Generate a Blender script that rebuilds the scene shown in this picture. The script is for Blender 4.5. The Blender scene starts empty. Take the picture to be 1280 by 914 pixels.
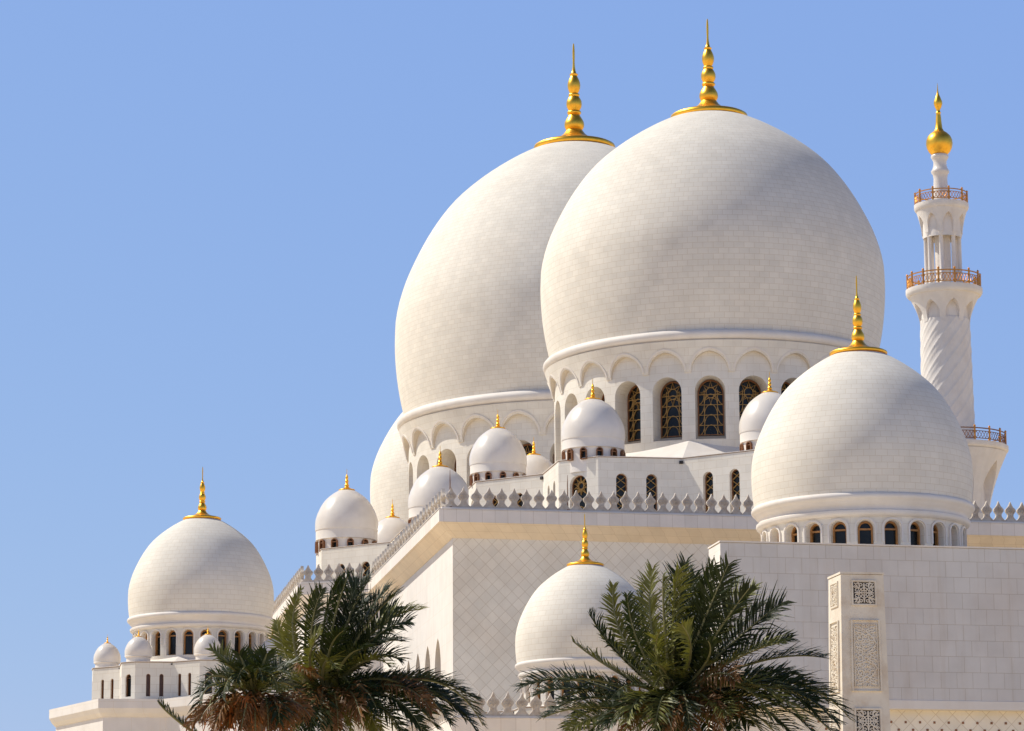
import bpy, math, random
from mathutils import Vector, Matrix

R_ = math.radians
scene = bpy.context.scene
COL = scene.collection
PI = math.pi

# ------------------------------------------------------------------ camera
cd = bpy.data.cameras.new('camera')
cam = bpy.data.objects.new('camera', cd)
COL.objects.link(cam)
cd.sensor_width = 36.0
cd.lens = 112.5
cd.clip_start = 0.5
cd.clip_end = 30000
CAM_Z = 1.7
PITCH = math.atan(768 / 4000)
ROLL = 0.006
f0 = Vector((0, math.cos(PITCH), math.sin(PITCH)))
u0 = Vector((0, -math.sin(PITCH), math.cos(PITCH)))
r0 = Vector((1, 0, 0))
cup = u0 * math.cos(ROLL) + r0 * math.sin(ROLL)
crt = r0 * math.cos(ROLL) - u0 * math.sin(ROLL)
mw = Matrix.Identity(4)
for i in range(3):
    mw[i][0] = crt[i]; mw[i][1] = cup[i]; mw[i][2] = -f0[i]
mw[2][3] = CAM_Z
cam.matrix_world = mw
scene.camera = cam

# ------------------------------------------------------------------ light
SUN_EL = R_(49)
SUN_BACK = R_(19)            # sun stands on the left, a little beyond the mosque
sdir = Vector((-math.cos(SUN_EL) * math.cos(SUN_BACK), math.cos(SUN_EL) * math.sin(SUN_BACK), math.sin(SUN_EL)))
world = bpy.data.worlds.new('World')
scene.world = world
world.use_nodes = True
wn = world.node_tree
bg = wn.nodes['Background']
sky = wn.nodes.new('ShaderNodeTexSky')
sky.sky_type = 'NISHITA'
sky.sun_disc = False
sky.sun_elevation = SUN_EL
sky.sun_rotation = math.atan2(sdir.x, sdir.y)
sky.altitude = 0
sky.air_density = 1.0
sky.dust_density = 0.5
sky.ozone_density = 5.0
# desert air: the clear-sky gradient is softened towards an even hazy blue
m1 = wn.nodes.new('ShaderNodeVectorMath'); m1.operation = 'MULTIPLY'
m1.inputs[1].default_value = (0.52, 0.40, 0.08)
m2 = wn.nodes.new('ShaderNodeVectorMath'); m2.operation = 'ADD'
m2.inputs[1].default_value = (0.155 / 0.12, 0.28 / 0.12, 0.745 / 0.12)
wn.links.new(sky.outputs[0], m1.inputs[0])
wn.links.new(m1.outputs[0], m2.inputs[0])
# ... and the zenith stays darker than the hazy band above the horizon
tcw = wn.nodes.new('ShaderNodeTexCoord')
sxyz = wn.nodes.new('ShaderNodeSeparateXYZ')
zr = wn.nodes.new('ShaderNodeMapRange'); zr.interpolation_type = 'SMOOTHSTEP'
zr.inputs[1].default_value = 0.30; zr.inputs[2].default_value = 0.85; zr.inputs[3].default_value = 1.0; zr.inputs[4].default_value = 0.25
m3 = wn.nodes.new('ShaderNodeVectorMath'); m3.operation = 'SCALE'
wn.links.new(tcw.outputs['Generated'], sxyz.inputs[0])
wn.links.new(sxyz.outputs['Z'], zr.inputs[0])
wn.links.new(m2.outputs[0], m3.inputs[0])
wn.links.new(zr.outputs[0], m3.inputs['Scale'])
wn.links.new(m3.outputs[0], bg.inputs[0])
bg.inputs[1].default_value = 0.12

sl = bpy.data.lights.new('sun', 'SUN')
sl.energy = 4.9
sl.angle = R_(0.53)
sl.color = (1.0, 0.945, 0.835)
so = bpy.data.objects.new('sun', sl)
so.rotation_euler = sdir.to_track_quat('Z', 'Y').to_euler()
so.location = sdir * 800
COL.objects.link(so)

scene.view_settings.view_transform = 'Standard'
scene.view_settings.look = 'None'
scene.view_settings.exposure = 0.0
scene.view_settings.gamma = 1.0
scene.view_settings.use_curve_mapping = False
scene.render.engine = 'CYCLES'
scene.cycles.max_bounces = 8
scene.cycles.diffuse_bounces = 5


# ------------------------------------------------------------------ mesh helpers
class MB:
    def __init__(self):
        self.v = []; self.f = []; self.uv = []; self.mi = []

    def vert(self, p):
        self.v.append((p[0], p[1], p[2])); return len(self.v) - 1

    def face(self, pts, uvs=None, m=0):
        idx = [self.vert(p) for p in pts]
        self.f.append(idx)
        self.uv.append(list(uvs) if uvs else [(0.0, 0.0)] * len(idx))
        self.mi.append(m)

    def box(self, x0, y0, z0, x1, y1, z1, fr=None, m=0):
        fr = fr or (lambda p: p)
        P = [Vector(p) for p in ((x0, y0, z0), (x1, y0, z0), (x1, y1, z0), (x0, y1, z0), (x0, y0, z1), (x1, y0, z1), (x1, y1, z1), (x0, y1, z1))]
        for q in ((0, 1, 5, 4), (1, 2, 6, 5), (2, 3, 7, 6), (3, 0, 4, 7), (4, 5, 6, 7), (3, 2, 1, 0)):
            pts = [P[i] for i in q]
            a, b = pts[0], pts[1]
            L = (b - a).length
            H = (pts[3] - a).length
            s = a.dot((b - a).normalized()) if L else 0
            if q in ((4, 5, 6, 7), (3, 2, 1, 0)):
                uv = [(p.x, p.y) for p in pts]
            else:
                uv = [(s, z0), (s + L, z0), (s + L, z1), (s, z1)]
            self.face([fr(p) for p in pts], uv, m)

    def tube(self, pts, r, n=6, m=0, cap=True):
        rs = r if isinstance(r, (list, tuple)) else [r] * len(pts)
        pts = [Vector(p) for p in pts]
        rings = []
        prev = None
        for i, p in enumerate(pts):
            t = (pts[min(i + 1, len(pts) - 1)] - pts[max(i - 1, 0)])
            if t.length < 1e-9: t = Vector((0, 0, 1))
            t.normalize()
            if prev is None:
                a = Vector((0, 0, 1)) if abs(t.z) < .9 else Vector((1, 0, 0))
                s = t.cross(a).normalized()
            else:
                s = (prev - t * prev.dot(t))
                s = s.normalized() if s.length > 1e-6 else t.orthogonal().normalized()
            prev = s
            b = t.cross(s)
            rings.append([self.vert(p + (s * math.cos(2 * PI * k / n) + b * math.sin(2 * PI * k / n)) * rs[i]) for k in range(n)])
        for i in range(len(rings) - 1):
            for k in range(n):
                self.f.append([rings[i][k], rings[i][(k + 1) % n], rings[i + 1][(k + 1) % n], rings[i + 1][k]])
                self.uv.append([(0, 0)] * 4); self.mi.append(m)
        if cap:
            for rg in (rings[0][::-1], rings[-1]):
                self.f.append(list(rg)); self.uv.append([(0, 0)] * n); self.mi.append(m)

    def lathe(self, prof, n=48, c=(0, 0, 0), m=0, tile=None, rad_fn=None):
        """prof: list of (r, z) from bottom to top."""
        rings = []
        for (r, z) in prof:
            rings.append([self.vert((c[0] + (r if rad_fn is None else rad_fn(r, z, 2 * PI * k / n)) * math.cos(2 * PI * k / n),
                                     c[1] + (r if rad_fn is None else rad_fn(r, z, 2 * PI * k / n)) * math.sin(2 * PI * k / n), c[2] + z)) for k in range(n)])
        arc = [0.0]
        for i in range(1, len(prof)):
            arc.append(arc[-1] + math.hypot(prof[i][0] - prof[i - 1][0], prof[i][1] - prof[i - 1][1]))
        for i in range(len(prof) - 1):
            rm = max(prof[i][0], prof[i + 1][0], 1e-3)
            if tile:
                rz = math.ceil(rm / tile[2] * 6) / 6 * tile[2]
                cnt = max(6, round(2 * PI * rz / tile[0])) * tile[0]
            else:
                cnt = 2 * PI * rm
            for k in range(n):
                k2 = (k + 1) % n
                a, b = k / n * cnt, (k + 1) / n * cnt
                self.f.append([rings[i][k], rings[i][k2], rings[i + 1][k2], rings[i + 1][k]])
                self.uv.append([(a, arc[i]), (b, arc[i]), (b, arc[i + 1]), (a, arc[i + 1])])
                self.mi.append(m)

    def build(self, name, mats, parent=None, smooth=False, loc=None, rotz=None, merge=True, split=None):
        me = bpy.data.meshes.new(name)
        me.from_pydata(self.v, [], self.f)
        ul = me.uv_layers.new(name='UVMap')
        flat = []
        for u in self.uv:
            for a in u: flat.extend(a)
        ul.data.foreach_set('uv', flat)
        if not isinstance(mats, (list, tuple)): mats = [mats]
        for mt in mats: me.materials.append(mt)
        me.polygons.foreach_set('material_index', self.mi)
        if merge:
            import bmesh
            bm = bmesh.new(); bm.from_mesh(me)
            bmesh.ops.remove_doubles(bm, verts=bm.verts, dist=0.0004)
            bm.to_mesh(me); bm.free()
        if smooth:
            me.polygons.foreach_set('use_smooth', [True] * len(me.polygons))
            if split: me.set_sharp_from_angle(angle=R_(split))
        me.update()
        o = bpy.data.objects.new(name, me)
        COL.objects.link(o)
        if parent: o.parent = parent
        if loc: o.location = loc
        if rotz: o.rotation_euler = (0, 0, rotz)
        return o


def thing(name, label, cat, loc=(0, 0, 0), rotz=0, group=None):
    o = bpy.data.objects.new(name, None)
    COL.objects.link(o)
    o.empty_display_size = .5
    o.location = loc; o.rotation_euler = (0, 0, rotz)
    o['label'] = label; o['category'] = cat
    if group: o['group'] = group
    return o


def tag(o, label, cat, group=None):
    o['label'] = label; o['category'] = cat
    if group: o['group'] = group


def copy_tree(o, parent=None):
    c = o.copy(); COL.objects.link(c)
    if parent: c.parent = parent
    for ch in list(o.children): copy_tree(ch, c)
    return c


def smoothstep(a, b, x):
    t = max(0, min(1, (x - a) / (b - a))); return t * t * (3 - 2 * t)


def lerp_prof(tab, h):
    for (h0, r0_), (h1, r1) in zip(tab, tab[1:]):
        if h <= h1:
            t = (h - h0) / (h1 - h0); return r0_ + (r1 - r0_) * t
    return tab[-1][1]


# ------------------------------------------------------------------ materials
def new_mat(name):
    m = bpy.data.materials.new(name); m.use_nodes = True
    return m, m.node_tree, m.node_tree.nodes['Principled BSDF']


def N(nt, t, **kw):
    n = nt.nodes.new(t)
    for k, v in kw.items(): setattr(n, k, v)
    return n


def marble(name, base, tile=None, offset=0.5, joint=0.72, mortar=0.012, var=0.05, rough=0.62, diag=False, stain=0.06, stain_col=(0.62, 0.47, 0.33), stain_scale=0.25, bump=0.0, streak=.12):
    m, nt, p = new_mat(name)
    L = nt.links.new
    tc = N(nt, 'ShaderNodeTexCoord')
    geo = N(nt, 'ShaderNodeNewGeometry')
    # soft mineral clouding in object space
    nz = N(nt, 'ShaderNodeTexNoise'); nz.inputs['Scale'].default_value = stain_scale; nz.inputs['Detail'].default_value = 7; nz.inputs['Roughness'].default_value = .62
    L(geo.outputs['Position'], nz.inputs['Vector'])
    cr = N(nt, 'ShaderNodeValToRGB'); cr.color_ramp.elements[0].position = .45; cr.color_ramp.elements[1].position = .75
    L(nz.outputs['Fac'], cr.inputs['Fac'])
    mul = N(nt, 'ShaderNodeMath', operation='MULTIPLY'); mul.inputs[1].default_value = stain
    L(cr.outputs['Color'], mul.inputs[0])
    col = None
    if tile:
        mp = N(nt, 'ShaderNodeMapping')
        if diag: mp.inputs['Rotation'].default_value[2] = R_(45)
        L(tc.outputs['UV'], mp.inputs['Vector'])
        br = N(nt, 'ShaderNodeTexBrick')
        br.offset = 0.0 if diag else offset
        br.inputs['Scale'].default_value = 1.0
        br.inputs['Brick Width'].default_value = tile[0]
        br.inputs['Row Height'].default_value = tile[1]
        br.inputs['Mortar Size'].default_value = mortar
        br.inputs['Mortar Smooth'].default_value = .3
        br.inputs['Bias'].default_value = 0.0
        br.inputs['Color1'].default_value = (*[c * (1 - var) for c in base], 1)
        br.inputs['Color2'].default_value = (*[min(1, c * (1 + var * .6)) for c in base], 1)
        br.inputs['Mortar'].default_value = (base[0] * joint, base[1] * joint * .94, base[2] * joint * .86, 1)
        L(mp.outputs['Vector'], br.inputs['Vector'])
        col = br.outputs['Color']
        if bump:
            bp = N(nt, 'ShaderNodeBump'); bp.inputs['Strength'].default_value = bump; bp.inputs['Distance'].default_value = .02
            inv = N(nt, 'ShaderNodeMath', operation='SUBTRACT'); inv.inputs[0].default_value = 1
            L(br.outputs['Fac'], inv.inputs[1]); L(inv.outputs[0], bp.inputs['Height']); L(bp.outputs['Normal'], p.inputs['Normal'])
    else:
        rgb = N(nt, 'ShaderNodeRGB'); rgb.outputs[0].default_value = (*base, 1); col = rgb.outputs[0]
    mx = N(nt, 'ShaderNodeMixRGB'); mx.blend_type = 'MULTIPLY'
    mx.inputs['Color2'].default_value = (*stain_col, 1)
    L(mul.outputs[0], mx.inputs['Fac']); L(col, mx.inputs['Color1'])
    # large pale patches so no big surface is perfectly even
    n2 = N(nt, 'ShaderNodeTexNoise'); n2.inputs['Scale'].default_value = .9; n2.inputs['Detail'].default_value = 5
    L(geo.outputs['Position'], n2.inputs['Vector'])
    hs = N(nt, 'ShaderNodeHueSaturation')
    mr = N(nt, 'ShaderNodeMapRange'); mr.inputs[1].default_value = .3; mr.inputs[2].default_value = .7; mr.inputs[3].default_value = .95; mr.inputs[4].default_value = 1.04
    L(n2.outputs['Fac'], mr.inputs[0]); L(mr.outputs[0], hs.inputs['Value'])
    L(mx.outputs['Color'], hs.inputs['Color'])
    # run-down dust streaks
    ms = N(nt, 'ShaderNodeMapping'); ms.inputs['Scale'].default_value = (1.5, 1.5, .11)
    L(geo.outputs['Position'], ms.inputs['Vector'])
    n3 = N(nt, 'ShaderNodeTexNoise'); n3.inputs['Scale'].default_value = 1.0; n3.inputs['Detail'].default_value = 6; n3.inputs['Roughness'].default_value = .7
    L(ms.outputs['Vector'], n3.inputs['Vector'])
    r3 = N(nt, 'ShaderNodeMapRange'); r3.inputs[1].default_value = .5; r3.inputs[2].default_value = .72; r3.inputs[3].default_value = 0; r3.inputs[4].default_value = streak
    L(n3.outputs['Fac'], r3.inputs[0])
    m3_ = N(nt, 'ShaderNodeMixRGB'); m3_.blend_type = 'MULTIPLY'; m3_.inputs['Color2'].default_value = (.74, .63, .50, 1)
    L(r3.outputs[0], m3_.inputs['Fac']); L(hs.outputs['Color'], m3_.inputs['Color1'])
    L(m3_.outputs['Color'], p.inputs['Base Color'])
    p.inputs['Roughness'].default_value = rough
    p.inputs['Specular IOR Level'].default_value = .35
    return m


def simple(name, col, rough=.5, metal=0.0, var=0.1, scale=3.0, spec=.4, bump=0.0):
    m, nt, p = new_mat(name)
    L = nt.links.new
    geo = N(nt, 'ShaderNodeNewGeometry')
    nz = N(nt, 'ShaderNodeTexNoise'); nz.inputs['Scale'].default_value = scale; nz.inputs['Detail'].default_value = 5
    L(geo.outputs['Position'], nz.inputs['Vector'])
    mr = N(nt, 'ShaderNodeMapRange'); mr.inputs[1].default_value = .3; mr.inputs[2].default_value = .7; mr.inputs[3].default_value = 1 - var; mr.inputs[4].default_value = 1 + var
    L(nz.outputs['Fac'], mr.inputs[0])
    hs = N(nt, 'ShaderNodeHueSaturation'); hs.inputs['Color'].default_value = (*col, 1)
    L(mr.outputs[0], hs.inputs['Value']); L(hs.outputs['Color'], p.inputs['Base Color'])
    p.inputs['Roughness'].default_value = rough; p.inputs['Metallic'].default_value = metal
    p.inputs['Specular IOR Level'].default_value = spec
    if bump:
        bp = N(nt, 'ShaderNodeBump'); bp.inputs['Strength'].default_value = bump; bp.inputs['Distance'].default_value = .05
        L(nz.outputs['Fac'], bp.inputs['Height']); L(bp.outputs['Normal'], p.inputs['Normal'])
    return m


def leaf_mat(name, col, var=.35):
    m, nt, p = new_mat(name)
    L = nt.links.new
    oi = N(nt, 'ShaderNodeObjectInfo')
    geo = N(nt, 'ShaderNodeNewGeometry')
    nz = N(nt, 'ShaderNodeTexNoise'); nz.inputs['Scale'].default_value = 1.7; nz.inputs['Detail'].default_value = 4
    L(geo.outputs['Position'], nz.inputs['Vector'])
    ad = N(nt, 'ShaderNodeMath', operation='ADD'); L(nz.outputs['Fac'], ad.inputs[0]); L(oi.outputs['Random'], ad.inputs[1])
    mr = N(nt, 'ShaderNodeMapRange'); mr.inputs[1].default_value = .3; mr.inputs[2].default_value = 1.6; mr.inputs[3].default_value = 1 - var; mr.inputs[4].default_value = 1 + var
    L(ad.outputs[0], mr.inputs[0])
    hs = N(nt, 'ShaderNodeHueSaturation'); hs.inputs['Color'].default_value = (*col, 1)
    L(mr.outputs[0], hs.inputs['Value']); L(hs.outputs['Color'], p.inputs['Base Color'])
    p.inputs['Roughness'].default_value = .5
    p.inputs['Specular IOR Level'].default_value = .3
    tr = N(nt, 'ShaderNodeBsdfTranslucent')
    tr.inputs['Color'].default_value = (col[0] * 1.6, col[1] * 1.6, col[2] * .8, 1)
    ms = N(nt, 'ShaderNodeMixShader'); ms.inputs[0].default_value = .16
    out = nt.nodes['Material Output']
    L(p.outputs[0], ms.inputs[1]); L(tr.outputs[0], ms.inputs[2]); L(ms.outputs[0], out.inputs['Surface'])
    return m


WHITE = (0.765, 0.71, 0.615)
M = {}
M['dome_large'] = marble('dome_marble_large', WHITE, (0.74, 0.42), joint=.86, mortar=.018, var=.04, bump=.25, streak=.05, stain=.1, stain_scale=.16, rough=.8)
M['dome_small'] = marble('dome_marble_small', WHITE, (0.60, 0.33), joint=.86, mortar=.013, var=.035, bump=.25, streak=.05, stain=.1, stain_scale=.3, rough=.8)
M['cupola'] = marble('cupola_marble', (0.75, 0.69, 0.62), None, stain=.08, stain_scale=.8, rough=.28)
M['mould'] = marble('moulding_marble', (0.76, 0.70, 0.63), None, stain=.14, stain_scale=.5)
M['wall'] = marble('ashlar_marble', (0.765, 0.71, 0.615), (0.95, 0.55), joint=.84, mortar=.012, var=.05, stain=.16)
M['wall_plain'] = marble('smooth_marble', (0.76, 0.71, 0.65), (1.9, 1.2), joint=.93, mortar=.012, var=.025, stain=.1)
M['diag'] = marble('lozenge_marble', (0.87, 0.79, 0.65), (0.60, 0.60), diag=True, joint=.78, mortar=.016, var=.05, bump=.4, stain=.22)
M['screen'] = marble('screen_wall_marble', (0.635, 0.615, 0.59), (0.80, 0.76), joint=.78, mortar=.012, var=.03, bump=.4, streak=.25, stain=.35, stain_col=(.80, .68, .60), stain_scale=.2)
M['fascia'] = marble('fascia_marble', (0.79, 0.72, 0.645), (0.815, 3.0), offset=0, joint=.72, mortar=.012, var=.05, stain=.16)
M['carved'] = marble('carved_limestone', (0.72, 0.65, 0.54), None, stain=.5, stain_scale=1.6)
M['soffit'] = marble('bounce_warmed_marble', (0.85, 0.705, 0.515), (0.815, 0.62), offset=0, joint=.82, mortar=.012, var=.04, stain=.2)  # golden stone, with warm bounced light put into the colour as well
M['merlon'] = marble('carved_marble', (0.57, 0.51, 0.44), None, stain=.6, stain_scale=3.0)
M['paving'] = marble('pale_paving', (0.76, 0.605, 0.385), (2.4, 1.2), joint=.8, mortar=.02, var=.06, stain=.3, stain_scale=.05)
M['gold'] = simple('gilded_metal', (1.0, 0.53, 0.06), rough=.38, metal=1.0, var=.10, scale=2.5)
M['gold_rail'] = simple('gilded_rail', (0.62, 0.27, 0.06), rough=.42, metal=.75, var=.2)
M['gold_lattice'] = simple('gilded_lattice', (0.46, 0.27, 0.085), rough=.5, metal=.3, var=.2)
M['bronze'] = simple('bronze_frame', (0.26, 0.115, 0.05), rough=.4, metal=.3, var=.2)
M['wood'] = simple('oak_window_frame', (0.40, 0.19, 0.06), rough=.5, var=.2)
M['glass'] = simple('dark_window_glass', (0.012, 0.013, 0.012), rough=.22, var=.5, scale=.8, spec=.28)
M['drip'] = simple('brown_joint', (0.30, 0.20, 0.13), rough=.8)
M['dark'] = simple('dark_recess', (0.035, 0.03, 0.03), rough=.8)
M['shutter'] = simple('brown_shutter', (0.11, 0.06, 0.045), rough=.5, var=.2)
M['leaf'] = leaf_mat('palm_leaf_shaded', (0.025, 0.035, 0.0085))  # green darkened: the deep shade of the crowns is put into the colour
M['leaf_lit'] = leaf_mat('palm_leaf_sunlit', (0.15, 0.148, 0.034))  # lighter leaf copy: sunlit yellow-green highlights put into the colour
M['leaf_dry'] = leaf_mat('palm_leaf_dry', (0.17, 0.075, 0.02))
M['rachis'] = simple('palm_rib', (0.22, 0.20, 0.08), rough=.5, var=.2)
M['trunk'] = simple('palm_trunk_bark', (0.16, 0.11, 0.07), rough=.9, var=.35, scale=6, bump=.6)
M['fruit'] = simple('date_fruit_stalk', (0.44, 0.14, 0.03), rough=.5, var=.3, scale=9)


# ------------------------------------------------------------------ walls with arched openings
def arch_fn(hw, rise, kind):
    if kind == 'round':
        return lambda dx: rise * math.sqrt(max(0, 1 - (dx / hw) ** 2))
    r = (rise * rise + hw * hw) / (2 * hw)
    return lambda dx: math.sqrt(max(0, r * r - (r - hw + abs(dx)) ** 2))


def opening(xc, hw, z0, top, kind='round', rise=None, nseg=12):
    rise = rise if rise is not None else (hw if kind == 'round' else hw * 1.35)
    f = arch_fn(hw, rise, kind)
    zs = top - rise
    if kind == 'round':
        xs = [-hw * math.cos(PI * i / nseg) for i in range(nseg + 1)]
    else:
        xs = [-hw * math.cos(PI / 2 * i / (nseg // 2)) if i <= nseg // 2 else hw * math.cos(PI / 2 * (nseg - i) / (nseg // 2)) for i in range(nseg + 1)]
        xs[nseg // 2] = 0.0
    return dict(xc=xc, hw=hw, z0=z0, zs=zs, top=top, xs=[xc + x for x in xs], f=lambda x: zs + f(x - xc), kind=kind, rise=rise)


def shrink(o, k):
    return opening(o['xc'], o['hw'] - k, o['z0'] + k, o['top'] - k, o['kind'], o['rise'] * (o['hw'] - k) / o['hw'], len(o['xs']) - 1)


def panel(mb, fmap, x0, x1, z0, z1, ops=(), depth=.5, extra=(), u0=0.0, m=0, mr=None, zsplit=None, back=None):
    """front skin + reveals; fmap(x, z, d). z0/z1 numbers."""
    mr = m if mr is None else mr
    bx = {round(x0, 5), round(x1, 5)}
    for e in extra: bx.add(round(e, 5))
    for o in ops:
        for x in o['xs']: bx.add(round(x, 5))
    bx = sorted(bx)
    zsp = zsplit or []

    def strip(xa, xb, za, zb, zc, zd):
        # quad from bottoms (za at xa, zb at xb) to tops (zc at xb, zd at xa), split at zsp levels
        ts = [0.0]
        for z in zsp:
            lo, hi = max(za, zb), min(zc, zd)
            if lo + 1e-4 < z < hi - 1e-4: ts.append(z)
        segs = [(za, zb)] + [(z, z) for z in ts[1:]] + [(zd, zc)]
        for (a, b), (d, c) in zip(segs, segs[1:]):
            if abs(d - a) < 1e-5 and abs(c - b) < 1e-5: continue
            mb.face([fmap(xa, a, 0), fmap(xb, b, 0), fmap(xb, c, 0), fmap(xa, d, 0)], [(u0 + xa, a), (u0 + xb, b), (u0 + xb, c), (u0 + xa, d)], m)
    for xa, xb in zip(bx, bx[1:]):
        xm = (xa + xb) / 2
        op = next((o for o in ops if abs(xm - o['xc']) < o['hw']), None)
        if not op:
            strip(xa, xb, z0, z0, z1, z1)
        else:
            if op['z0'] > z0 + 1e-4: strip(xa, xb, z0, z0, op['z0'], op['z0'])
            strip(xa, xb, op['f'](xa), op['f'](xb), z1, z1)
            # soffit of the arch
            mb.face([fmap(xa, op['f'](xa), 0), fmap(xa, op['f'](xa), depth), fmap(xb, op['f'](xb), depth), fmap(xb, op['f'](xb), 0)][::-1],
                    [(u0 + xa, 0), (u0 + xa, depth), (u0 + xb, depth), (u0 + xb, 0)], mr)
            mb.face([fmap(xa, op['z0'], 0), fmap(xa, op['z0'], depth), fmap(xb, op['z0'], depth), fmap(xb, op['z0'], 0)],
                    [(u0 + xa, 0), (u0 + xa, depth), (u0 + xb, depth), (u0 + xb, 0)], mr)
            if back is not None:
                mb.face([fmap(xa, op['z0'], depth), fmap(xb, op['z0'], depth), fmap(xb, op['f'](xb), depth), fmap(xa, op['f'](xa), depth)], None, back)
    for o in ops:
        for sgn in (-1, 1):
            x = o['xc'] + sgn * o['hw']
            if o['zs'] > o['z0'] + 1e-4:
                q = [fmap(x, o['z0'], 0), fmap(x, o['zs'], 0), fmap(x, o['zs'], depth), fmap(x, o['z0'], depth)]
                uv = [(0, o['z0']), (0, o['zs']), (depth, o['zs']), (depth, o['z0'])]
                mb.face(q if sgn < 0 else q[::-1], uv if sgn < 0 else uv[::-1], mr)


def outline(o, closed=True):
    pts = [(o['xs'][0], o['z0'])] + [(x, o['f'](x)) for x in o['xs']] + [(o['xs'][-1], o['z0'])]
    return pts


RIB = [0]


def ribbon(mb, fmap, pts, w, d0, d1, closed=False, m=0):
    """flat bar along a polyline in the (x, z) plane of a wall: front at depth d0, sides down to d1"""
    n = len(pts)
    RIB[0] += 1
    d0 = d0 - (RIB[0] % 17) * .0021
    L = []; Rr = []
    for i in range(n):
        a = pts[(i - 1) % n] if (closed or i > 0) else pts[i]
        b = pts[(i + 1) % n] if (closed or i < n - 1) else pts[i]
        tx, tz = b[0] - a[0], b[1] - a[1]
        l = math.hypot(tx, tz) or 1
        nx, nz_ = -tz / l * w / 2, tx / l * w / 2
        L.append((pts[i][0] + nx, pts[i][1] + nz_)); Rr.append((pts[i][0] - nx, pts[i][1] - nz_))
    rng = range(n) if closed else range(n - 1)
    for i in rng:
        j = (i + 1) % n
        mb.face([fmap(*Rr[i], d0), fmap(*Rr[j], d0), fmap(*L[j], d0), fmap(*L[i], d0)], None, m)
        mb.face([fmap(*L[i], d0), fmap(*L[j], d0), fmap(*L[j], d1), fmap(*L[i], d1)], None, m)
        mb.face([fmap(*Rr[j], d0), fmap(*Rr[i], d0), fmap(*Rr[i], d1), fmap(*Rr[j], d1)], None, m)
    if not closed:
        for i, fl in ((0, False), (n - 1, True)):
            q = [fmap(*L[i], d0), fmap(*Rr[i], d0), fmap(*Rr[i], d1), fmap(*L[i], d1)]
            mb.face(q[::-1] if fl else q, None, m)


def glass_panel(mb, fmap, o, d, m=0):
    for xa, xb in zip(o['xs'], o['xs'][1:]):
        mb.face([fmap(xa, o['z0'], d), fmap(xb, o['z0'], d), fmap(xb, o['f'](xb), d), fmap(xa, o['f'](xa), d)], None, m)


def circ(cx, cz, r, a0=0, a1=360, n=14):
    return [(cx + r * math.cos(R_(a0 + (a1 - a0) * i / n)), cz + r * math.sin(R_(a0 + (a1 - a0) * i / n))) for i in range(n + 1)]


def lattice(mb, fmap, o, w, d0, d1, kind):
    xc, hw, z0, zs = o['xc'], o['hw'], o['z0'], o['zs']
    R = lambda p: ribbon(mb, fmap, p, w, d0, d1)
    inside = lambda x, z: abs(x - xc) <= hw and z0 <= z <= o['f'](max(xc - hw, min(xc + hw, x)))
    if kind == 'grand':
        for s in (-1, 1):
            R([(xc + s * hw * .5, z0), (xc + s * hw * .5, o['f'](xc + hw * .5) - hw * .55)])
        H = zs - z0
        n = max(2, round(H / hw / .78))
        for i in range(1, n + 1):
            z = z0 + H * i / n
            R([(xc - hw, z), (xc + hw, z)])
        for i in range(n):
            z = z0 + H * i / n; h = H / n
            R([(xc + hw * .5 * math.cos(a), z + h * 1.05 * math.sin(a)) for a in [PI * k / 8 for k in range(9)]])
            for s in (-1, 1):
                R([(xc + s * hw * (1 - .5 * math.sin(a)), z + h * (1 - math.cos(a))) for a in [PI / 2 * k / 5 for k in range(6)]])
        cz = zs + hw * .12
        for k in range(8):
            a = k * PI / 4 + PI / 8
            b = a + PI / 8
            tip = (xc + hw * .78 * math.cos(b), cz + hw * .78 * math.sin(b))
            if inside(*tip):
                R([(xc + hw * .36 * math.cos(a), cz + hw * .36 * math.sin(a)), tip, (xc + hw * .36 * math.cos(a + PI / 4), cz + hw * .36 * math.sin(a + PI / 4))])
        R(circ(xc, cz, hw * .36, n=12))
    elif kind == 'cross':
        h = hw * 1.5
        z = z0
        while z < zs + hw * .3:
            R([(xc - hw, z), (xc, z + h / 2), (xc - hw, z + h)])
            R([(xc + hw, z), (xc, z + h / 2), (xc + hw, z + h)])
            z += h
    elif kind == 'rose':
        cz = zs
        for k in range(10):
            a = k * PI / 5; b = a + PI / 10
            R([(xc + hw * .32 * math.cos(a), cz + hw * .32 * math.sin(a)), (xc + hw * .85 * math.cos(b), cz + hw * .85 * math.sin(b)), (xc + hw * .32 * math.cos(a + PI / 5), cz + hw * .32 * math.sin(a + PI / 5))])
        R(circ(xc, cz, hw * .32, n=12))
        z = zs - hw * 1.0
        while z > z0:
            R([(xc - hw, z), (xc, z + hw * .6), (xc + hw, z)]); z -= hw * .8
    elif kind == 'bar':
        R([(xc - hw, zs), (xc + hw, zs)])


def make_window(name, fmap, o, depth, parent, frame_w, lat=None, lat_w=.06, lat_mat='gold_lattice', frame_mat='bronze', glass_mat='glass'):
    """a window thing-part: glass pane, with a frame and a lattice as sub-parts"""
    g = MB(); glass_panel(g, fmap, o, depth - .02)
    w = g.build(name, M[glass_mat], parent, merge=False)
    fr = MB(); ribbon(fr, fmap, outline(shrink(o, frame_w / 2)), frame_w, depth - .14, depth, closed=True)
    fr.build('frame', M[frame_mat], w, merge=False)
    if lat:
        lt = MB(); lattice(lt, fmap, o, lat_w, depth - .12, depth - .03, lat)
        lt.build('lattice', M[lat_mat], w, merge=False)
    return w


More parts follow.
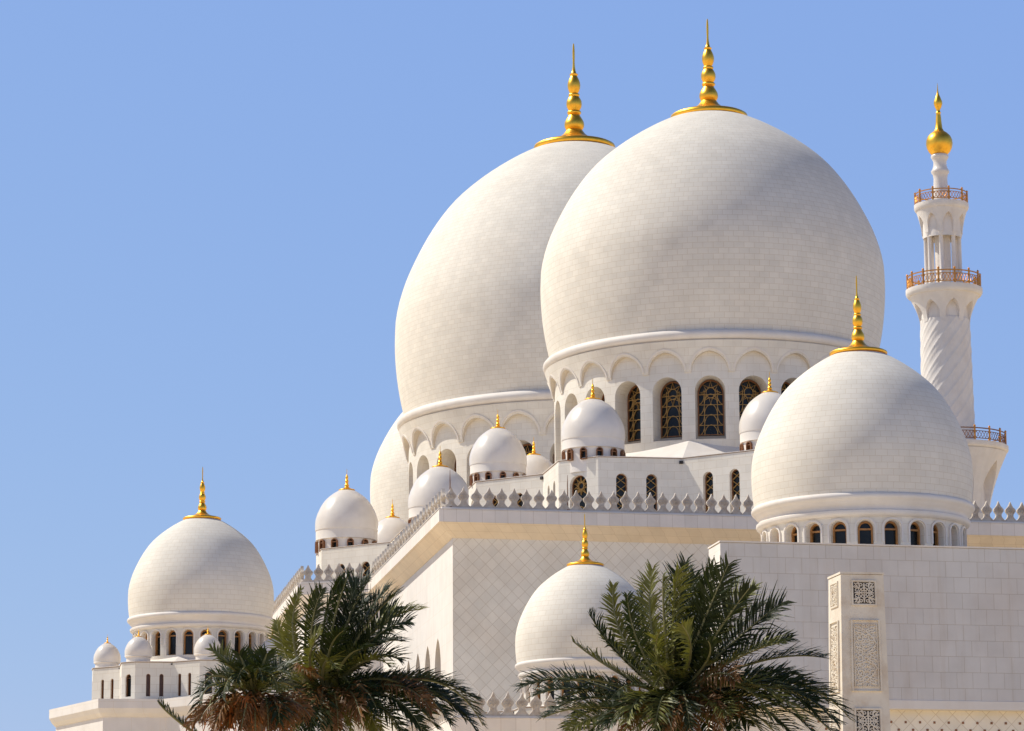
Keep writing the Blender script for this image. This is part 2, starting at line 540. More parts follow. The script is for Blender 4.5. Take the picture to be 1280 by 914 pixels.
def mould(mb, path, prof, closed=False, m=0):
    """sweep an (out, z) profile along a horizontal polyline; outside is to the right of travel"""
    pts = [Vector((p[0], p[1])) for p in path]
    n = len(pts)
    offs = []
    for i in range(n):
        def nrm(a, b):
            t = (b - a).normalized(); return Vector((t.y, -t.x))
        ns = []
        if closed or i > 0: ns.append(nrm(pts[i - 1], pts[i]))
        if closed or i < n - 1: ns.append(nrm(pts[i], pts[(i + 1) % n]))
        if len(ns) == 2:
            s = ns[0] + ns[1]; offs.append(s / max(.2, 1 + ns[0].dot(ns[1])))
        else:
            offs.append(ns[0])
    run = 0.0
    for i in (range(n) if closed else range(n - 1)):
        j = (i + 1) % n
        L = (pts[j] - pts[i]).length
        acc = 0.0
        for (o0, z0), (o1, z1) in zip(prof, prof[1:]):
            a0 = pts[i] + offs[i] * o0; b0 = pts[j] + offs[j] * o0
            a1 = pts[i] + offs[i] * o1; b1 = pts[j] + offs[j] * o1
            dl = math.hypot(o1 - o0, z1 - z0)
            ua0 = run - o0 * .0; ub = run + L
            mb.face([(a0.x, a0.y, z0), (b0.x, b0.y, z0), (b1.x, b1.y, z1), (a1.x, a1.y, z1)], [(run, acc), (ub, acc), (ub, acc + dl), (run, acc + dl)], m)
            acc += dl
        run += L


def poly_cap(mb, pts, z, m=0, flip=False):
    p = [(q[0], q[1], z) for q in pts]
    mb.face(p[::-1] if flip else p, [(q[0], q[1]) for q in (pts[::-1] if flip else pts)], m)


# ------------------------------------------------------------------ domes
PROF_UP = [(0, 1.0), (.10, .9965), (.19, .98), (.30, .945), (.415, .892), (.53, .828), (.653, .742), (.735, .668), (.816, .572), (.88, .482), (.947, .372), (.985, .30), (1.017, .225), (1.04, .12), (1.05, 0.012)]


def dome_profile(R, stretch, hb, n=30, top=1.026):
    pts = []
    for i in range(9):
        h = -hb + hb * i / 9
        pts.append((R * math.sqrt(max(0, 1 - (h / 1.296) ** 2)), h * R))
    for i in range(n + 1):
        t = i / n
        h = top * (1 - (1 - t) ** 1.6)
        pts.append((R * lerp_smooth(PROF_UP, h), h * R * stretch))
    return pts


def lerp_smooth(tab, h):
    # monotone cubic through the table keeps the silhouette free of facets
    n = len(tab)
    for i in range(n - 1):
        if h <= tab[i + 1][0] or i == n - 2:
            x0, y0 = tab[i]; x1, y1 = tab[i + 1]
            d = (y1 - y0) / (x1 - x0)
            dl = (y0 - tab[i - 1][1]) / (x0 - tab[i - 1][0]) if i > 0 else 0
            dr = (tab[i + 2][1] - y1) / (tab[i + 2][0] - x1) if i < n - 2 else d * 1.4
            m0 = 0 if dl * d <= 0 else 2 * dl * d / (dl + d)
            m1 = 0 if dr * d <= 0 else 2 * dr * d / (dr + d)
            t = max(0, min(1, (h - x0) / (x1 - x0))); H = x1 - x0
            return (2 * t ** 3 - 3 * t * t + 1) * y0 + (t ** 3 - 2 * t * t + t) * H * m0 + (-2 * t ** 3 + 3 * t * t) * y1 + (t ** 3 - t * t) * H * m1


def finial_profile(R, fr, k=1.0, zs=1.0):
    # r scaled by k; flange radius fr*R
    p = [(0.0, -.030), (fr * .97, -.032), (fr * 1.0, -.026), (fr * 1.015, -.014), (fr * 1.0, -.003), (fr * .93, .006), (fr * .75, .015), (.115 * k, .032), (.085 * k, .045), (.062 * k, .062), (.046 * k, .083), (.044 * k, .086),
         (.049 * k, .092), (.054 * k, .102), (.0555 * k, .114), (.053 * k, .128), (.045 * k, .143), (.035 * k, .158), (.030 * k, .168),
         (.037 * k, .172), (.0395 * k, .178), (.037 * k, .185), (.029 * k, .188), (.034 * k, .196), (.041 * k, .208), (.0435 * k, .222), (.042 * k, .238), (.035 * k, .253), (.027 * k, .264),
         (.030 * k, .268), (.031 * k, .273), (.029 * k, .278), (.022 * k, .282), (.028 * k, .292), (.034 * k, .308), (.036 * k, .324), (.034 * k, .340), (.028 * k, .356), (.021 * k, .370), (.018 * k, .376),
         (.023 * k, .380), (.023 * k, .385), (.014 * k, .390), (.010 * k, .405), (.0070 * k, .425), (.0058 * k, .45), (.0066 * k, .475), (.0066 * k, .51), (.005 * k, .535), (.003, .55)]
    return [(r * R, (h if h < .03 else .03 + (h - .03) * zs) * R) for r, h in p]


def ring_prof(items):
    return items


TH = R_(10)          # the dome bases stand square to the hall, which is turned ten degrees
CAMP = Vector((0, 0, 0))


def cyl_map(rad, th, taper=None):
    def f(x, z, d):
        r = (rad if taper is None else taper(z)) - d
        a = th + x / rad
        return Vector((r * math.cos(a), r * math.sin(a), z))
    return f


def star_poly(a, c):
    """eight-pointed star of two crossed squares with cut tips; CCW, list of (x, y), tip facet / flank order"""
    out = []
    for k in range(8):
        phi = -PI / 2 + k * PI / 4
        t = Vector((math.cos(phi), math.sin(phi))); s = Vector((-t.y, t.x))
        d = a * math.sqrt(2) - c / math.sqrt(2); l = c / math.sqrt(2)
        out.append(('tipL', t * d - s * l)); out.append(('tipR', t * d + s * l))
        rc = a / math.cos(PI / 8); p2 = phi + PI / 8
        out.append(('in', Vector((math.cos(p2), math.sin(p2))) * rc))
    return out


def flat_map(p, q):
    """wall from p to q (2D), outside on the right of travel; d goes inward"""
    t = (q - p).normalized(); n = Vector((-t.y, t.x))
    def f(x, z, d):
        v = p + t * x + n * d
        return Vector((v.x, v.y, z))
    return f


def star_base(root, R, to_cam, a, c, z0, z1, zroof, rdrum, win_top, win_bot, flank_hw, tip_hw, flank_x, lat, wmat, frame_w, spout=True, body_mat='wall', depth=.45, shutter=False):
    P = star_poly(a, c)
    n = len(P)
    mb = MB()
    acc = 0
    wins = []
    for i in range(n):
        k0, p = P[i]; k1, q = P[(i + 1) % n]
        L = (q - p).length
        fm = flat_map(p, q)
        mid = (p + q) / 2
        t = (q - p).normalized(); nrm = Vector((t.y, -t.x))
        facing = nrm.dot((to_cam - mid).normalized())
        ops = []
        if facing > -.05 and win_top is not None:
            if k0 == 'tipL':
                ops = [opening(L / 2, tip_hw, win_bot, win_top, 'round')]
            else:
                xs = flank_x if k0 == 'tipR' else tuple(1 - v for v in flank_x[::-1])
                ops = [opening(L * v, flank_hw, win_bot + (0), win_top - (tip_hw - flank_hw) * .0, 'round', nseg=8) for v in xs]
        panel(mb, fm, 0, L, z0, z1, ops, depth=depth, u0=acc)
        for o in ops: wins.append((fm, o, k0))
        acc += L
    # coping: a thin slab standing 4 cm proud, with a dark brown line under it
    pts = [p for _, p in P]
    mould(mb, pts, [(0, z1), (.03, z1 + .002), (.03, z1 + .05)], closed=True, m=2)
    mould(mb, pts, [(.03, z1 + .05), (.05, z1 + .052), (.05, z1 + .09), (-.35, z1 + .09)], closed=True, m=1)
    base = mb.build('base', [M[body_mat], M['mould'], M['drip']], root, merge=True)
    # sloping roof from the coping up to the drum
    rf = MB()
    zt = z1 + .08
    rin = a / math.cos(PI / 8) - .36
    for i in range(n):
        if P[i][0] != 'in': continue
        p, l_, r__, q = pts[i], pts[(i + 1) % n], pts[(i + 2) % n], pts[(i + 3) % n]
        ip, iq = p.normalized() * rin, q.normalized() * rin
        il, ir = l_ * (1 - .36 / l_.length), r__ * (1 - .36 / r__.length)
        quad = [ip, il, ir, iq]
        rf.face([(v.x, v.y, zt) for v in quad], [(v.x, v.y) for v in quad])
        d0, d1 = p.normalized() * rdrum, q.normalized() * rdrum
        rf.face([(ip.x, ip.y, zt), (iq.x, iq.y, zt), (d1.x, d1.y, zroof), (d0.x, d0.y, zroof)], [(ip.x, ip.y), (iq.x, iq.y), (d1.x, d1.y), (d0.x, d0.y)])
    rf.build('roof', M['mould'], root)
    for fm, o, k0 in wins:
        if shutter and k0 != 'tipL':
            make_window('window', fm, o, depth, root, frame_w, None, glass_mat='shutter')
        else:
            make_window('window', fm, o, depth, root, frame_w, ('rose' if lat and k0 == 'tipL' else lat if lat else 'bar'), lat_w=.048 if lat else frame_w * .8,
                        lat_mat='gold_lattice' if lat else 'bronze')
    if spout:
        for i in range(n):
            if P[i][0] == 'in':
                p = pts[i]; d = p.normalized(); s = Vector((-d.y, d.x))
                if d.dot((to_cam - p).normalized()) < .1: continue
                w = R * .018
                sp = MB()
                def fr(v, p=p, d=d, s=s):
                    q = p + d * v.x + s * v.y
                    return Vector((q.x, q.y, v.z))
                sp.box(-.1, -w * .55, z1 - R * .027, R * .014, w * .55, z1 - R * .012, fr)
                sp.build('rain_spout', M['dark'], root)


def local_cam(loc):
    v = Vector((-loc[0], -loc[1]))
    c, s = math.cos(-TH), math.sin(-TH)
    return Vector((v.x * c - v.y * s, v.x * s + v.y * c))


def grand_dome(loc, zc, R, stretch, label, n_win=24, zbase=30.86):
    """large dome on an arcaded drum over an eight-pointed base; loc = centre (x, y), zc = height of the widest ring"""
    root = thing('large_dome', label, 'dome', (loc[0], loc[1], zbase), TH, 'three large domes in a row')
    tc = local_cam(loc)
    e = zc - zbase
    Z = lambda h: e + h * R
    mb = MB()
    prof = [(r, z + e) for r, z in dome_profile(R, stretch, .43)]
    mb.lathe(prof, 128, tile=(0.74, .42, R))
    mb.build('dome_shell', M['dome_large'], root, smooth=True)
    # finial seated where the shell is .22 R wide
    hf = 1.046 * stretch
    fb = MB(); fb.lathe([(r, Z(hf) + z) for r, z in finial_profile(R, .225, 1.0, 1.08)], 40)
    fb.build('finial', M['gold'], root, smooth=True, split=50)
    # ring moulding
    rm = MB()
    pr = [(.93, -.425), (.955, -.428), (.966, -.430), (.978, -.436), (.987, -.446), (.990, -.458), (.987, -.470), (.979, -.480), (.968, -.486), (.965, -.487), (.965, -.492), (.975, -.494), (.90, -.498)]
    rm.lathe([(r * R, Z(h)) for r, h in pr], 128)
    rm.build('ring_moulding', M['mould'], root, smooth=True, split=40)
    # corbelled arcade
    rd = .925 * R
    zt, zf = Z(-.492), Z(-.662)
    tap = lambda z: rd + (.972 * R - rd) * max(0, min(1, (z - zf) / (zt - zf))) ** 1.25 + .006 * R
    bay = 2 * PI * rd / n_win
    ca = MB(); ar = MB()
    dr = MB()
    vis = []
    for k in range(n_win):
        th = -PI / 2 + k * 2 * PI / n_win
        d = Vector((math.cos(th), math.sin(th)))
        face = d.dot((tc - d * rd).normalized())
        fm = cyl_map(rd, th, tap)
        o = opening(0, bay * .425, zf, Z(-.548), 'pointed', rise=Z(-.548) - zf, nseg=16)
        lev = [zf + (zt - zf) * i / 6 for i in range(1, 6)]
        # reveals of the corbel arches run back to the drum
        bx = sorted({round(-bay / 2, 5), round(bay / 2, 5), *[round(x, 5) for x in o['xs']]})
        for xa, xb in zip(bx, bx[1:]):
            xm = (xa + xb) / 2
            inside = abs(xm) < o['hw']
            za, zb = (o['f'](xa), o['f'](xb)) if inside else (zf, zf)
            zs = [0] + [z for z in lev if z > max(za, zb) + 1e-3]
            segs = [(za, zb)] + [(z, z) for z in zs[1:]] + [(zt, zt)]
            for (a, b), (c_, d_) in zip(segs, segs[1:]):
                ca.face([fm(xa, a, 0), fm(xb, b, 0), fm(xb, d_, 0), fm(xa, c_, 0)], [(xa, a), (xb, b), (xb, d_), (xa, c_)])
            ra, rb = tap(za) - rd + .05, tap(zb) - rd + .05
            ca.face([fm(xb, zb, 0), fm(xa, za, 0), fm(xa, za, ra), fm(xb, zb, rb)])
        arr = [(o['xc'] + (x - o['xc']) * 1.06, o['f'](x) + bay * .055) for x in o['xs']]
        arr = [(max(-bay * .47, min(bay * .47, x)), z) for x, z in arr]
        ribbon(ar, fm, arr, bay * .035, -.045 * R / 13, .02)
        fd = cyl_map(rd, th)
        ow = opening(0, bay * .345, Z(-1.036), Z(-.682), 'round', nseg=14)
        panel(dr, fd, -bay / 2, bay / 2, Z(-1.24), Z(-.49), [ow], depth=.125 * R, extra=[-bay * .42, bay * .42], u0=k * bay, back=0 if face < -.3 else None)
        if face >= -.3: vis.append((fd, ow))
    ca.build('corbel_arcade', M['wall'], root, smooth=True, split=35)
    ar.build('arch_band', M['mould'], root)
    # sill blocks under the windows belong to the drum
    for fd, ow in vis:
        og = dict(ow)
        x0, x1 = ow['xc'] - ow['hw'], ow['xc'] + ow['hw']
        z0, z1 = ow['z0'], Z(-.998)
        dr.face([fd(x0, z0 + .02, .07 * R), fd(x1, z0 + .02, .07 * R), fd(x1, z1, .12 * R), fd(x0, z1, .12 * R)])
    dr.build('drum', M['wall'], root)
    for fd, ow in vis:
        o2 = opening(0, ow['hw'] * .985, Z(-.998), Z(-.686), 'round', nseg=14)
        make_window('window', fd, o2, .122 * R, root, .10 * R / 13, 'grand', lat_w=.046 * R / 13)
    star_base(root, R, tc, 1.095 * R, .182 * R, 0, Z(-1.185), Z(-1.042), rd + .02, Z(-1.27), Z(-1.56), .031 * R, .056 * R, (.28, .64), 'cross', 'wall', .06)
    return root


def gallery_dome(loc, zc, R, stretch, label, ground, n_win=24, windows=True, win_depth=.09, base=True):
    """mid-sized dome with two ring mouldings over a drum with tall windows and a star base"""
    zbase = ground
    root = thing('gallery_dome', label, 'dome', (loc[0], loc[1], zbase), TH, 'mid-sized domes over the lower galleries')
    tc = local_cam(loc)
    e = zc - zbase
    Z = lambda h: e + h * R
    mb = MB()
    mb.lathe([(r, z + e) for r, z in dome_profile(R, stretch, .30)], 96, tile=(.60, .33, R))
    mb.build('dome_shell', M['dome_small'], root, smooth=True)
    hf = 1.040 * stretch
    fb = MB(); fb.lathe([(r, Z(hf) + z) for r, z in finial_profile(R, .262, 1.1, 1.32)], 32)
    fb.build('finial', M['gold'], root, smooth=True, split=50)
    rm = MB()
    pr = [(.95, -.27), (.985, -.275), (1.0, -.285), (1.008, -.30), (1.008, -.315), (1.0, -.33), (.985, -.342), (.975, -.352), (.972, -.36), (.955, -.375), (.945, -.388), (.94, -.40), (.94, -.425), (.90, -.43)]
    rm.lathe([(r * R, Z(h)) for r, h in pr], 96)
    rm.build('ring_moulding', M['mould'], root, smooth=True, split=40)
    r2 = MB()
    pr = [(.90, -.418), (.955, -.422), (.966, -.43), (.968, -.448), (.962, -.462), (.95, -.472), (.935, -.478), (.90, -.485)]
    r2.lathe([(r * R, Z(h)) for r, h in pr], 96)
    r2.build('lower_moulding', M['mould'], root, smooth=True, split=40)
    rd = .915 * R
    bay = 2 * PI * rd / n_win
    dr = MB(); ar = MB(); vis = []
    for k in range(n_win):
        th = -PI / 2 + k * 2 * PI / n_win
        d = Vector((math.cos(th), math.sin(th)))
        face = d.dot((tc - d * rd).normalized())
        fd = cyl_map(rd, th)
        ow = opening(0, bay * .30, Z(-.855), Z(-.515), 'round', nseg=12)
        panel(dr, fd, -bay / 2, bay / 2, Z(-1.05), Z(-.455), [ow], depth=win_depth * R, extra=[-bay * .4, bay * .4], u0=k * bay, back=0 if face < -.3 else None)
        if face >= -.3:
            vis.append((fd, ow))
            arr = [(x * 1.22, ow['z0'] * 0 + ow['f'](x) + bay * .06) for x in ow['xs']]
            arr = [(-ow['hw'] * 1.22, ow['zs'] - bay * .5)] + arr + [(ow['hw'] * 1.22, ow['zs'] - bay * .5)]
            ribbon(ar, fd, arr, bay * .06, -.012 * R, .02)
    dr.build('drum', M['wall'], root)
    ar.build('arch_band', M['mould'], root)
    for fd, ow in vis:
        o2 = opening(0, ow['hw'] * .98, ow['z0'] + .02, ow['top'] - .01, 'round', nseg=12)
        make_window('window', fd, o2, win_depth * R, root, .016 * R, 'bar', lat_w=.016 * R, lat_mat='wood', frame_mat='wood')
    if base:
        star_base(root, R, tc, 1.12 * R, .17 * R, 0, Z(-.99), Z(-.87), rd + .01, Z(-1.14) if windows else None, Z(-1.44), .028 * R, .05 * R, (.36, .72), None, 'wall', .03, depth=.25, shutter=True)
    return root


def cupola_proto(windows, label):
    """unit cupola: widest radius 1, origin at its foot"""
    root = thing('cupola', label, 'dome', (0, 0, 0), TH)
    R = 1.0
    e = .48 + .42
    mb = MB()
    mb.lathe([(r, z + e) for r, z in dome_profile(1.0, 1.13, .17, n=22)], 56)
    mb.build('dome_shell', M['cupola'], root, smooth=True)
    fb = MB(); fb.lathe([(r, e + 1.17 + z) for r, z in finial_profile(1.0, .26, 1.3, 1.22)], 20)
    fb.build('finial', M['gold'], root, smooth=True, split=50)
    b = MB()
    if windows:
        b.lathe([(r, e + h) for r, h in [(.90, -.15), (.982, -.158), (.986, -.17), (.976, -.175), (.975, -.46), (.98, -.475), (.965, -.485), (.88, -.487)]], 56)
    else:
        b.lathe([(r, e + h) for r, h in [(.90, -.15), (.985, -.16), (.99, -.20), (.97, -.24), (.985, -.27), (.98, -.33), (.92, -.36), (.90, -.37), (.80, -.38)]], 56)
    b.build('rim_band', M['mould'], root, smooth=True, split=40)
    d = MB()
    rd = .915
    if windows:
        bay = 2 * PI * rd / 12
        ops = []
        for k in range(12):
            th = -PI / 2 + k * PI / 6
            fm = cyl_map(rd, th)
            o = opening(0, bay * .21, .02, .39, 'round', nseg=8)
            panel(d, fm, -bay / 2, bay / 2, -.35, .45, [o], depth=.07, extra=[-bay * .4, -bay * .3, bay * .3, bay * .4], u0=k * bay)
            ops.append((fm, o))
        d.build('drum', M['mould'], root)
        for fm, o in ops:
            make_window('window', fm, o, .069, root, .03, 'bar', lat_w=.03, lat_mat='bronze')
    else:
        d.lathe([(.87, -.3), (.87, .55)], 40)
        d.build('drum', M['mould'], root, smooth=True)
    return root


# ------------------------------------------------------------------ merlons (spade shaped parapet stones)
def merlon_mesh():
    half = [(.40, 0), (.40, .10), (.34, .16), (.26, .24), (.20, .33), (.185, .42), (.20, .50), (.26, .58), (.325, .66), (.35, .74), (.335, .82), (.27, .90), (.20, .96), (.14, 1.03), (.085, 1.13), (.04, 1.24), (0, 1.34)]
    pts = half + [(-x, z) for x, z in half[-2::-1]]
    mb = MB()
    t = .11
    n = len(pts)
    cz = .6

    def fill(y, scale, flip):
        # strip triangulation by matching heights left/right
        for (xa, za), (xb, zb) in zip(half, half[1:]):
            q = [(-xa * scale, y, za), (xa * scale, y, za), (xb * scale, y, zb), (-xb * scale, y, zb)]
            if xb == 0: q = q[:3]
            mb.face(q[::-1] if flip else q)
    fill(-t, 1, False); fill(t, 1, True)
    for i in range(n - 1):
        a, b = pts[i], pts[i + 1]
        mb.face([(a[0], -t, a[1]), (a[0], t, a[1]), (b[0], t, b[1]), (b[0], -t, b[1])])
    fm = lambda x, z, d: Vector((x, -t + d, z))
    inner = [(x * .74, .16 + (z - .12) * .86) for x, z in pts]
    ribbon(mb, fm, inner, .035, -.03, .01)
    # carved flower
    star = []
    for k in range(12):
        a = k * PI / 6 + PI / 2
        rr = .19 if k % 2 == 0 else .085
        star.append((rr * math.cos(a), .74 + rr * math.sin(a)))
    ribbon(mb, fm, star, .03, -.05, .01, closed=True)
    ribbon(mb, fm, [(0, .71), (0, .77)], .06, -.05, .01)
    ribbon(mb, fm, [(-.1, .2), (-.05, .34), (0, .44), (.05, .34), (.1, .2)], .03, -.03, .01)
    return mb


# ================================================================== THE PLACE
g = MB()
S = 9000
g.face([(-S, -S, 0), (S, -S, 0), (S, S, 0), (-S, S, 0)], [(-S, -S), (S, -S), (S, S), (-S, S)])
gr = g.build('ground', M['paving'])
gr['kind'] = 'structure'

V2 = Vector((-math.sin(R_(9.4)), math.cos(R_(9.4))))        # into the hall
U2 = Vector((math.cos(R_(12.5)), math.sin(R_(12.5))))       # along its front
mer = merlon_mesh()
mer_me = None


def merlon_row(parent, p, q, z, spacing=.815, limit=None, skip0=0, sx=1.0):
    """merlons from p to q (outside on the right of travel)"""
    global mer_me
    t = (q - p).normalized(); L = (q - p).length
    n = int(L / spacing)
    out = []
    for i in range(skip0, n if limit is None else min(n, limit)):
        c = p + t * (spacing * (i + .5))
        if mer_me is None:
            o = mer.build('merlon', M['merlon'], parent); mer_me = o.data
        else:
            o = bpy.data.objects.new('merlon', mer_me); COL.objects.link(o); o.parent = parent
        o.location = (c.x, c.y, z)
        jr = random.Random(i * 7 + int(abs(c.x) * 10))
        o.scale = (sx * jr.uniform(.97, 1.02), 1, jr.uniform(.97, 1.02))
        o.rotation_euler = (jr.uniform(-.008, .008), jr.uniform(-.012, .012), math.atan2(t.y, t.x) + jr.uniform(-.03, .03))
        out.append(o)
    return out


# ---------------------------------------------------------------- prayer hall
CZ = 30.88                                                  # top of the cornice
hall = thing('prayer_hall', 'large marble hall with a shaded lozenge-tiled front and a sunlit left wall under merlons', 'building')
A0 = Vector((-3.82, 201.0))
A_left = A0 + V2 * 37.2
A_right = A0 + U2 * 62
OUT = 1.02
wl = MB()
fmL = flat_map(A_left, A0)
LL = (A0 - A_left).length
ops = [opening(LL - d, 1.40, 20.4, 23.55, 'pointed', rise=2.1, nseg=16) for d in (6.85, 11.7, 16.55, 21.4, 26.25, 31.1)]
panel(wl, fmL, 0, LL, 0, 29.22, ops, depth=.75)
wl.build('side_wall', M['wall_plain'], hall)
wf = MB()
fmF = flat_map(A0, A_right)
panel(wf, fmF, 0, 62, 0, 29.22)
wf.build('front_wall', M['diag'], hall)
for o in ops:
    make_window('window', fmL, o, .75, hall, .16, 'bar', lat_w=.12, lat_mat='bronze')
CORN = [(0, 29.2), (.04, 29.2), (.10, 29.26), (OUT * .5, 29.62), (OUT - .06, 30.03), (OUT - .02, 30.07), (OUT, 30.08)]
cn = MB()
mould(cn, [A_left, A0, A_right], CORN, m=1)
mould(cn, [A_left, A0, A_right], [(OUT, 30.08), (OUT, CZ)], m=0)
mould(cn, [A_left, A0, A_right], [(OUT + .03, CZ + .002), (OUT + .03, CZ + .05), (-.6, CZ + .06)], m=0)
cn.build('cornice', [M['fascia'], M['soffit']], hall)
# parapet plinth under the merlons + roof
ins = OUT - .42


def off_pt(p, n1, n2, d):
    s = n1 + n2; return p + s / (1 + n1.dot(n2)) * d


nV = Vector((-V2.y, V2.x)); nU = Vector((U2.y, -U2.x))
# corner of the merlon line
C1 = off_pt(A0, nV, nU, ins)
Lp = A_left + nV * ins
Rp = A_right + nU * ins
pp = MB()
mould(pp, [Lp + V2 * 0, C1, Rp], [(.2, CZ + .055), (.2, CZ + .17), (-.2, CZ + .17), (-.2, CZ + .05)])
pp.build('parapet_plinth', M['mould'], hall)
side = merlon_row(hall, Lp, C1, CZ + .165, spacing=(C1 - Lp).length / 26 - 1e-6, sx=1.55)
front = merlon_row(hall, C1, Rp, CZ + .165, limit=54)
rf = MB()
B_left = A_left + U2 * 2
W0 = Vector((-15.25, 239.1))
HB_l = W0 + V2 * 185
HB_r = A_right + V2 * 222
poly_cap(rf, [HB_l, W0, A_left, A0, A_right, HB_r], CZ - .02)
bw = MB()
panel(bw, flat_map(A_right, HB_r), 0, (HB_r - A_right).length, 0, CZ - .03)
panel(bw, flat_map(HB_r, HB_l), 0, (HB_l - HB_r).length, 0, CZ - .03)
bw.build('back_wall', M['wall_plain'], hall)
rf.build('roof', M['mould'], hall)

# ---------------------------------------------------------------- stepped-out wing behind the side wall
wing = thing('hall_wing', 'stepped-out rear block with merlons, left of the sunlit side wall, above a palm', 'building')
W0 = Vector((-15.25, 239.1))
Wl = W0 + V2 * 185
Wr = A_left + V2 * 0 + nV * 0.03
Wr = Vector((Wr.x, Wr.y + .02))
ww = MB()
panel(ww, flat_map(Wl, W0), 0, 185, 0, 29.22)
panel(ww, flat_map(W0, Wr), 0, (Wr - W0).length, 0, 29.22)
ww.build('wall', M['wall_plain'], wing)
wc = MB()
mould(wc, [Wl, W0, Wr], CORN)
mould(wc, [Wl, W0, Wr], [(OUT, 30.08), (OUT, CZ - .004)])
mould(wc, [Wl, W0, Wr], [(OUT + .03, CZ - .002), (OUT + .03, CZ + .046), (-.6, CZ + .056)])
wc.build('cornice', M['fascia'], wing)
tW = (Wr - W0).normalized(); nW = Vector((tW.y, -tW.x))
C2 = off_pt(W0, nV, nW, ins)
W2l = Wl + nV * ins; W2r = Wr + nW * ins
wp = MB()
mould(wp, [W2l, C2, W2r - tW * .9], [(.2, CZ + .05), (.2, CZ + .16), (-.2, CZ + .16), (-.2, CZ + .05)])
wp.build('parapet_plinth', M['mould'], wing)
merlon_row(wing, C2, W2r - tW * .8, CZ + .155)
nside = int((C2 - W2l).length / 1.43)
merlon_row(wing, W2l, C2, CZ + .155, spacing=(C2 - W2l).length / nside - 1e-6, sx=1.55)

# ---------------------------------------------------------------- the three great domes and their cupolas
D_NEAR = ((15.07, 235.0), 52.54, 12.9)
D_MAIN = ((6.05, 294.0), 60.2, 17.0)
D_FAR = ((-3.0, 353.0), 55.3, 12.9)
grand_dome(*D_NEAR, 1.0, 'large white dome at right of the great domes, nearest, arched lattice windows below it')
grand_dome(*D_MAIN, 1.075, 'biggest white dome, partly hidden on its right by the nearest great dome')
grand_dome(*D_FAR, 1.0, 'farthest large pale dome of which only a left slice shows beyond the biggest dome')

cw = cupola_proto(True, '')
cs = cupola_proto(False, '')
us = Vector((math.cos(TH), math.sin(TH))); vs = Vector((-math.sin(TH), math.cos(TH)))
TIP = dict(L=-us, FL=(-us - vs) / 2 ** .5, F=-vs, FR=(us - vs) / 2 ** .5, BL=(-us + vs) / 2 ** .5)
used = {}


def put_cupola(proto, loc, z, r, label, group):
    o = proto if proto.name not in used else copy_tree(proto)
    used[proto.name] = 1
    o.location = (loc.x, loc.y, z); o.scale = (r, r, r)
    o['label'] = label; o['group'] = group


G1 = 'small domes on the roof around the great domes'
for nm, (D, tip, rr, lb) in enumerate([
    (D_NEAR, 'FL', .174, 'small white dome with tiny windows directly in front of the nearest great drum'),
    (D_NEAR, 'L', .164, 'small white dome with tiny windows behind the merlons, in front of the biggest dome drum'),
    (D_NEAR, 'BL', .164, 'small dome mostly hidden behind another, only gold tip and right shoulder showing'),
    (D_NEAR, 'F', .170, 'small white dome half hidden behind the left edge of the right gallery dome'),
    (D_MAIN, 'L', .170, 'small white dome standing alone against the sky left of the biggest dome'),
    (D_MAIN, 'FL', .165, 'small white dome behind the sloping side merlons, below the biggest drum'),
    (D_MAIN, 'BL', .160, 'small dome low behind the side merlons, in front of the farthest great dome')]):
    (c, zc, R) = D
    t = TIP[tip]
    k = 1.27
    p = Vector(c) + t * k * R
    zr = zc - 1.12 * R                       # height of the rim
    put_cupola(cw, p, zr - .42 * rr * R, rr * R, lb, G1)

# ---------------------------------------------------------------- gallery domes
GL = ((-21.76, 222.0), 27.88, 5.06)
GR = ((18.2, 165.0), 27.30, 5.74)
GM = ((4.21, 186.0), 20.85, 4.12)
gallery_dome(*GL, 1.085, 'white dome with gold finial at far left, ringed by small domes and slit windows', 20.3)
gallery_dome(*GR, 1.12, 'large creamy dome at right rising behind the plain grey wall, in front of the minaret', 0.0, windows=False)
gallery_dome(*GM, 1.10, 'creamy dome in front of the lozenge-tiled wall, its right side hidden by palm fronds', 14.9, windows=False)
G2 = 'tiny domes round the left gallery dome'
for tip, lb in (('F', 'tiny white dome in front of the left gallery drum, touched by a palm frond'),
                ('FL', 'tiny white dome at the left foot of the left gallery dome, second from the left'),
                ('L', 'leftmost tiny white dome, outlined against the sky'),
                ('FR', 'tiny white dome mostly hidden by palm fronds, right of the left gallery dome')):
    p = Vector(GL[0]) + TIP[tip] * 1.27 * GL[2]
    put_cupola(cs, p, GL[1] - .985 * GL[2] - .1, .185 * GL[2], lb, G2)

# ---------------------------------------------------------------- terrace block under the left gallery dome
ter = thing('gallery_terrace', 'angular white marble block carrying the left gallery dome, at the bottom left', 'building')
c0 = Vector(GL[0])
Q = [(-32.3, 234.0), (-31.75, 222.4), (-27.45, 214.2), (-23.3, 214.7), (-17.5, 208.6), (-10.5, 209.0), (-10.5, 236.5), (-31.8, 236.5)]
Q = [Vector(q) for q in Q]
tb = MB()
for i in range(len(Q)):
    p, q = Q[i], Q[(i + 1) % len(Q)]
    panel(tb, flat_map(p, q), 0, (q - p).length, 0, 19.45)
tb.build('wall', M['wall_plain'], ter)
tcn = MB()
mould(tcn, Q, [(0, 19.1), (.08, 19.12), (.3, 19.35), (.45, 19.62), (.47, 19.66), (.47, 20.28), (-.3, 20.32)], closed=True)
tcn.build('cornice', M['wall_plain'], ter)
trf = MB(); poly_cap(trf, Q, 20.26); trf.build('roof', M['mould'], ter)

